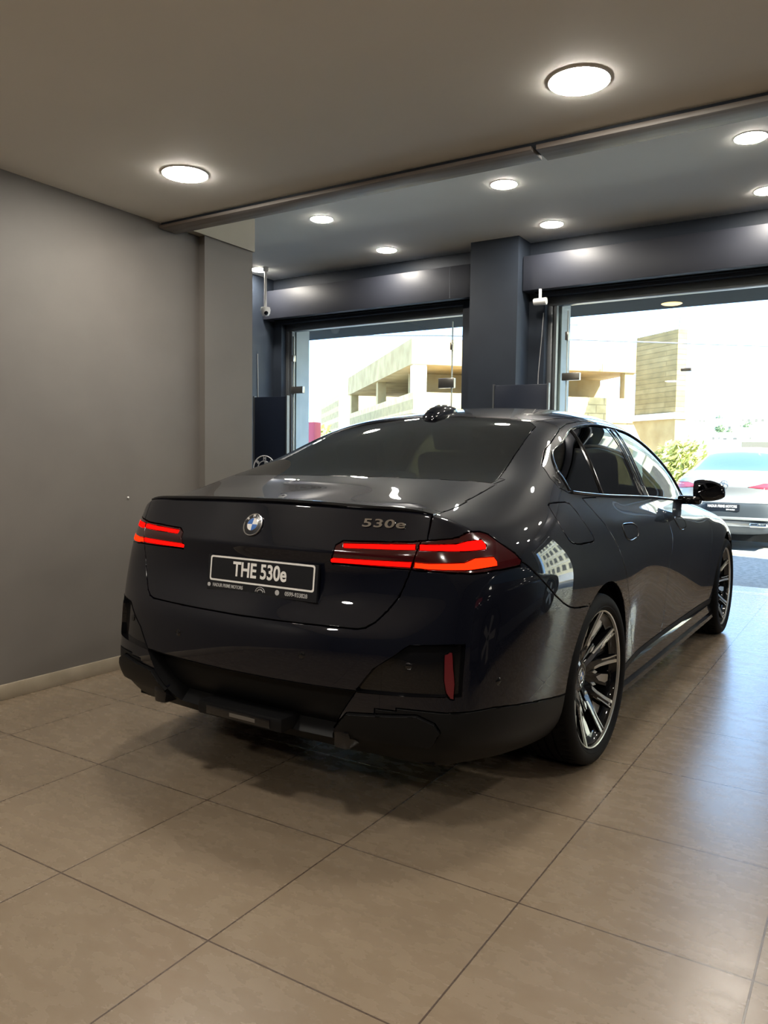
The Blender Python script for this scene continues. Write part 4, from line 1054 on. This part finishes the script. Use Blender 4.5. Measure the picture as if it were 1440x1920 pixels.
    b = bmesh.new(); tube(b, [(-14,11,4.6),(-6,12.4,4.02),(-3.6,13.5,3.9)], .010, 6); tag(obj('overhead_wire', b, M_alu, smooth=60), 'thin wire outside the left window above the pale building', 'wire')
    b = bmesh.new(); box(b, -7.1, -6.93, 9.55, 9.75, -.15, 1.9, bev=.01); tag(obj('red_post', b, mat('red_paint', (.45,.03,.04), .4), smooth=30), 'red painted post beside the left shop window frame', 'post')
    tree('bush', 'yellow-green bush behind the silver coupe', -3.0, 21.5, -.4, 2.35, 1.15, M_leaf, 3, n=1500, s=.07, cat='bush')
    tree('bush', 'sunlit bush left of the stone buildings', -18.6, 24.5, -.4, 3.3, 1.6, M_leaf, 5, n=1500, s=.08, cat='bush'); tree('bush', 'darker bush beyond the stone buildings at far left', -24.0, 29.5, -.4, 3.6, 1.9, M_leafd, 6, n=1200, s=.09, cat='bush')
    tree('street_tree', 'green street tree across the road behind the dark pillar', -7.4, 17.5, -.36, 3.2, 1.2, M_leaf, 8, n=1200, s=.08)
    # far showroom with a dark sign band
    t = thing('far_shop', 'long low shop with a dark sign band beyond the silver coupe', 'building', (-14.6,95,-.5), .20)
    b = bmesh.new(); box(b, 0, 11, 0, 6, 0, 4.7); obj('walls', b, M_white2, t)
    b = bmesh.new(); box(b, 3.0, 7.4, -.1, 0, 3.5, 4.45); obj('sign_band', b, M_winb, t)
    b = bmesh.new(); box(b, .1, 2.9, -.1, 0, 3.5, 4.45); obj('glass_band', b, mat('pale_glazing', (.5,.62,.62), .2), t)
    # hillside with houses and trees
    rnd = random.Random(11); b = bmesh.new(); nx, ny = 60, 16; g = []
    def hz(x, y): return -2+max(0, (y-110))*.115*(.8+.25*math.sin(x*.013+1)+.12*math.sin(x*.041))
    for j in range(ny):
        y = 60+j*22; g.append([b.verts.new((x, y, hz(x, y))) for x in np.linspace(-380, 260, nx)])
    for j in range(ny-1):
        for i in range(nx-1): b.faces.new((g[j][i], g[j][i+1], g[j+1][i+1], g[j+1][i]))
    tag(obj('hillside', recalc(b), M_hill, smooth=60), kind='structure')
    hb = None; used = []
    def free(x, y, r):
        if any(math.hypot(x-a, y-c) < r+q for a, c, q in used): return False
        used.append((x, y, r)); return True
    for k in range(64):
        y = rnd.uniform(150, 330); rt = rnd.random() < .72; tx = rnd.uniform(-.205, -.098) if rt else rnd.uniform(-.82, -.64); x = 1.39+tx*(y+1.4); s = rnd.uniform(1.6, 3.6)
        if not free(x, y, s*1.25): continue
        if hb is None:
            b = bmesh.new(); box(b, -1, 1, -.8, .8, -.6, 1); box(b, -1.05, 1.05, -.85, .85, 1, 1.08); hb = obj('hillside_house', b, M_white2); o = hb
            b = bmesh.new()
            for xx in (-.65,0,.55): box(b, xx-.12, xx+.12, -.82, -.79, .1, .5)
            obj('windows', b, M_winb, hb)
        else: o = copy_tree(hb)
        o.location = (x, y, hz(x, y)+s*.3); o.scale = (s, s, s*rnd.uniform(.6, 1)); o.rotation_euler.z = rnd.uniform(-.4, .4)
        tag(o, 'small pale house on the distant hillside '+('above the silver coupe' if rt else 'seen through the left window'), 'house', 'houses on the distant hillside '+('at right' if rt else 'at left'))
    tb = None
    for k in range(40):
        y = rnd.uniform(170, 310); rt = rnd.random() < .72; tx = rnd.uniform(-.205, -.098) if rt else rnd.uniform(-.82, -.64); x = 1.39+tx*(y+1.4); s = rnd.uniform(.6, 1.5)
        if not free(x, y, 3.4*s): continue
        if tb is None:
            tb = tree('hillside_tree', 'small green tree on the distant hillside', x, y, hz(x, y), 3.2, 1.5, M_leafd, 21, n=500, s=.2); o = tb
        else: o = copy_tree(tb)
        o.location = (x, y, hz(x, y)); o.scale = (s, s, s*rnd.uniform(.9, 1.6)); tag(o, 'small green tree on the distant hillside '+('above the silver coupe' if rt else 'seen through the left window'), 'tree', 'trees on the distant hillside '+('at right' if rt else 'at left'))
M_canopy = noise_mat('canopy_soffit_paint', (.022,.034,.044), (.027,.040,.051), 2, .8, spec=.05)

# ---------------------------------------------------------------- parked cars in the street (same body method, other shape)
def street_car(label, name, loc, rz, paint, roofk=1.05, marks=True):
    car = thing(name, label, 'car', loc, rz)
    bm, data = body_half(3); S = Surf(data); lay = bm.faces.layers.int.new('reg')
    LNS = [(.36,.925),(.60,.985),(.86,.99),(.95,.93),(.90,.885),(.60,.905)]
    cut(bm, [(a-.0, z) for a, z in LNS], REARP, lim=lambda c: c.x < -.5)
    cut(bm, [(0,.70),(1,.70)], REARP, False, lim=lambda c: c.x < -.5); cut(bm, [(0,.42),(1,.42)], REARP, False, lim=lambda c: c.x < -.5); cut(bm, [(-1,.36),(4,.36)], SIDEP, False)
    cut(bm, RW, TOPP, False, facing=.2, lim=lambda c: c.z > .7); cut(bm, WS, TOPP, False, facing=.2, lim=lambda c: c.z > .7)
    cut(bm, DLO, SIDEP); cut(bm, ARCH1, SIDEP, False); cut(bm, ARCH2, SIDEP, False)
    bm.normal_update()
    for f in bm.faces:
        c = f.calc_center_median(); n = f.normal; r = 1
        if n.y > .1 and c.y > .35 and (c.x**2+(c.z-.352)**2 < .398**2 or (c.x-2.995)**2+(c.z-.352)**2 < .398**2 or ((abs(c.x) < .36 or abs(c.x-2.995) < .36) and c.z < .352)): r = 0
        elif n.y > .1 and c.y > .35 and inside(c.x, c.z, DLO): r = 2
        elif n.z > .15 and c.z > .7 and inside(c.x, c.y, RW): r = 3
        elif n.z > .15 and c.z > .7 and inside(c.x, c.y, WS): r = 4
        elif c.x < -.5 and inside(c.y, c.z, LNS): r = 5
        elif n.x < -.1 and c.x < -.6 and .44 < c.z < .70: r = 6
        elif c.z < .36: r = 7
        f[lay] = r
    bm.verts.index_update()
    def P(nm, r, m, side='C', **k): return panel(nm, bm, {r}, lay, S, m, car, side, **k)
    P('body_shell', 1, paint); P('rear_window', 3, M_mirrorglass); P('windscreen', 4, M_mirrorglass); P('rear_valance', 6, M_cardark); P('lower_trim', 7, M_cardark)
    for s in 'RL': P('side_windows', 2, M_mirrorglass, s); P('tail_light', 5, M_carred, s, off=.002)
    b = bmesh.new(); box(b, -1.0, 3.6, -.72, .72, .15, .60); obj('underbody', b, M_dark, car)
    for x in (0, 2.995):
        for s in (-1, 1):
            b = bmesh.new(); lathe(b, [(.05,.10),(.24,.12),(.27,.135),(.34,.13),(.352,.10),(.352,-.10),(.2,-.12)], 40, 'y'); w = obj('wheel', recalc(b), M_rubber, car, smooth=35); w.location = (x, s*.80, .352); w.rotation_euler.z = 0 if s > 0 else PI
            b = bmesh.new()
            for k in range(5):
                a = k*2*PI/5; prism(b, [(.03,-.03),(.25,-.05),(.25,.05),(.03,.03)], lambda u, v, d: (math.cos(a)*u-math.sin(a)*v, d, math.sin(a)*u+math.cos(a)*v), .10, .125)
            obj('spokes', recalc(b), M_machined, w)
            b = bmesh.new(); lathe(b, [(.40,.92),(.41,.60),(.0,.60)], 24, 'y', (x,0,.352), -.3, PI+.3)
            for v in b.verts: v.co.y *= s
            obj('wheel_arch_liner', recalc(b), M_dark, car)
    for s in (-1, 1):
        b = bmesh.new(); box(b, 2.0, 2.14, min(s*.84,s*1.04), max(s*.84,s*1.04), 1.0, 1.13, bev=.03); obj('door_mirror', b, paint, car, smooth=40)
    if marks:
        X = Vector((0,-1,0)); Y = Vector((0,0,1)); Z = Vector((-1,0,0))
        h = S.ray((-3,.0,.96), (1,0,0)); st = bmesh.new()
        tube(st, [(h.x-.008, .062*math.cos(a), .955+.062*math.sin(a)) for a in np.linspace(0, 2*PI, 33)[:-1]], .005, 6, closed=True)
        star = obj('star_badge', st, M_chrome, car, smooth=60)
        for a in (90, 210, 330):
            st = bmesh.new(); a = math.radians(a); tube(st, [(h.x-.008,0,.955),(h.x-.008,.06*math.cos(a),.955+.06*math.sin(a))], [.006,.002], 5); obj('star_point', st, M_chrome, star)
        h = S.ray((-3,.0,.62), (1,0,0)); b = bmesh.new(); box(b, h.x-.012, h.x+.05, -.27, .27, .585, .685, bev=.003); pl = obj('number_plate', b, M_plate, car, smooth=30)
        text_mesh('plate_lettering', 'HADUR PRIME MOTORS', .052, M_white, pl, (h.x-.013, 0, .648), (X,Y,Z), bold=.0007, sx=.82); text_mesh('phone_lettering', '0599-933828', .028, M_white, pl, (h.x-.013, -.13, .602), (X,Y,Z), sx=.9)
        b = bmesh.new(); box(b, h.x-.03, h.x+.12, -.80, .80, .46, .50, bev=.012); bb = obj('bumper_chrome_strip', b, M_silver, car, smooth=30)
        for y in (-.56, .56):
            b = bmesh.new(); box(b, h.x-.02, h.x+.2, y-.13, y+.13, .36, .43, bev=.02); obj('exhaust_tip', b, M_chrome, car, smooth=30)
    bm.free()
    return car
M_silver = mat('silver_paint', (.215,.215,.21), .35, metal=.2, coat=1)
M_skyp = mat('sky_reflection_paint', (.10,.30,.48), .3, metal=.3, coat=1)  # bluish sky reflection put into the car's own paint colour
M_cardark = mat('dark_valance', (.03,.035,.04), .35); M_carred = mat('red_lamp_glass', (.33,.03,.05), .2, coat=.6); M_mirrorglass = mat('car_window_glass', (.02,.05,.09), .03, spec=1)
build_outside()
street_car('silver coupe parked in the sunny street, its rear towards the shop', 'street_car', (-.78,14.45,-.25), PI/2-.05, M_silver).scale = (1.05,1.04,1.2)
M_char = mat('charcoal_paint', (.006,.007,.010), .35, coat=1, spec=.1)
street_car('unseen dark car added alongside at the right of the showroom', 'unseen_dark_car', (3.7,1.3,0), PI/2, M_char, marks=False)  # unseen car, added for its dark reflection in the saloon's side
street_car('car painted the blue of reflected sky, parked far left beyond the red post', 'street_car', (-10.2,13.9,-.25), PI-.1, M_skyp, marks=False)

car, S4 = build_saloon()
fit_out(car, S4)
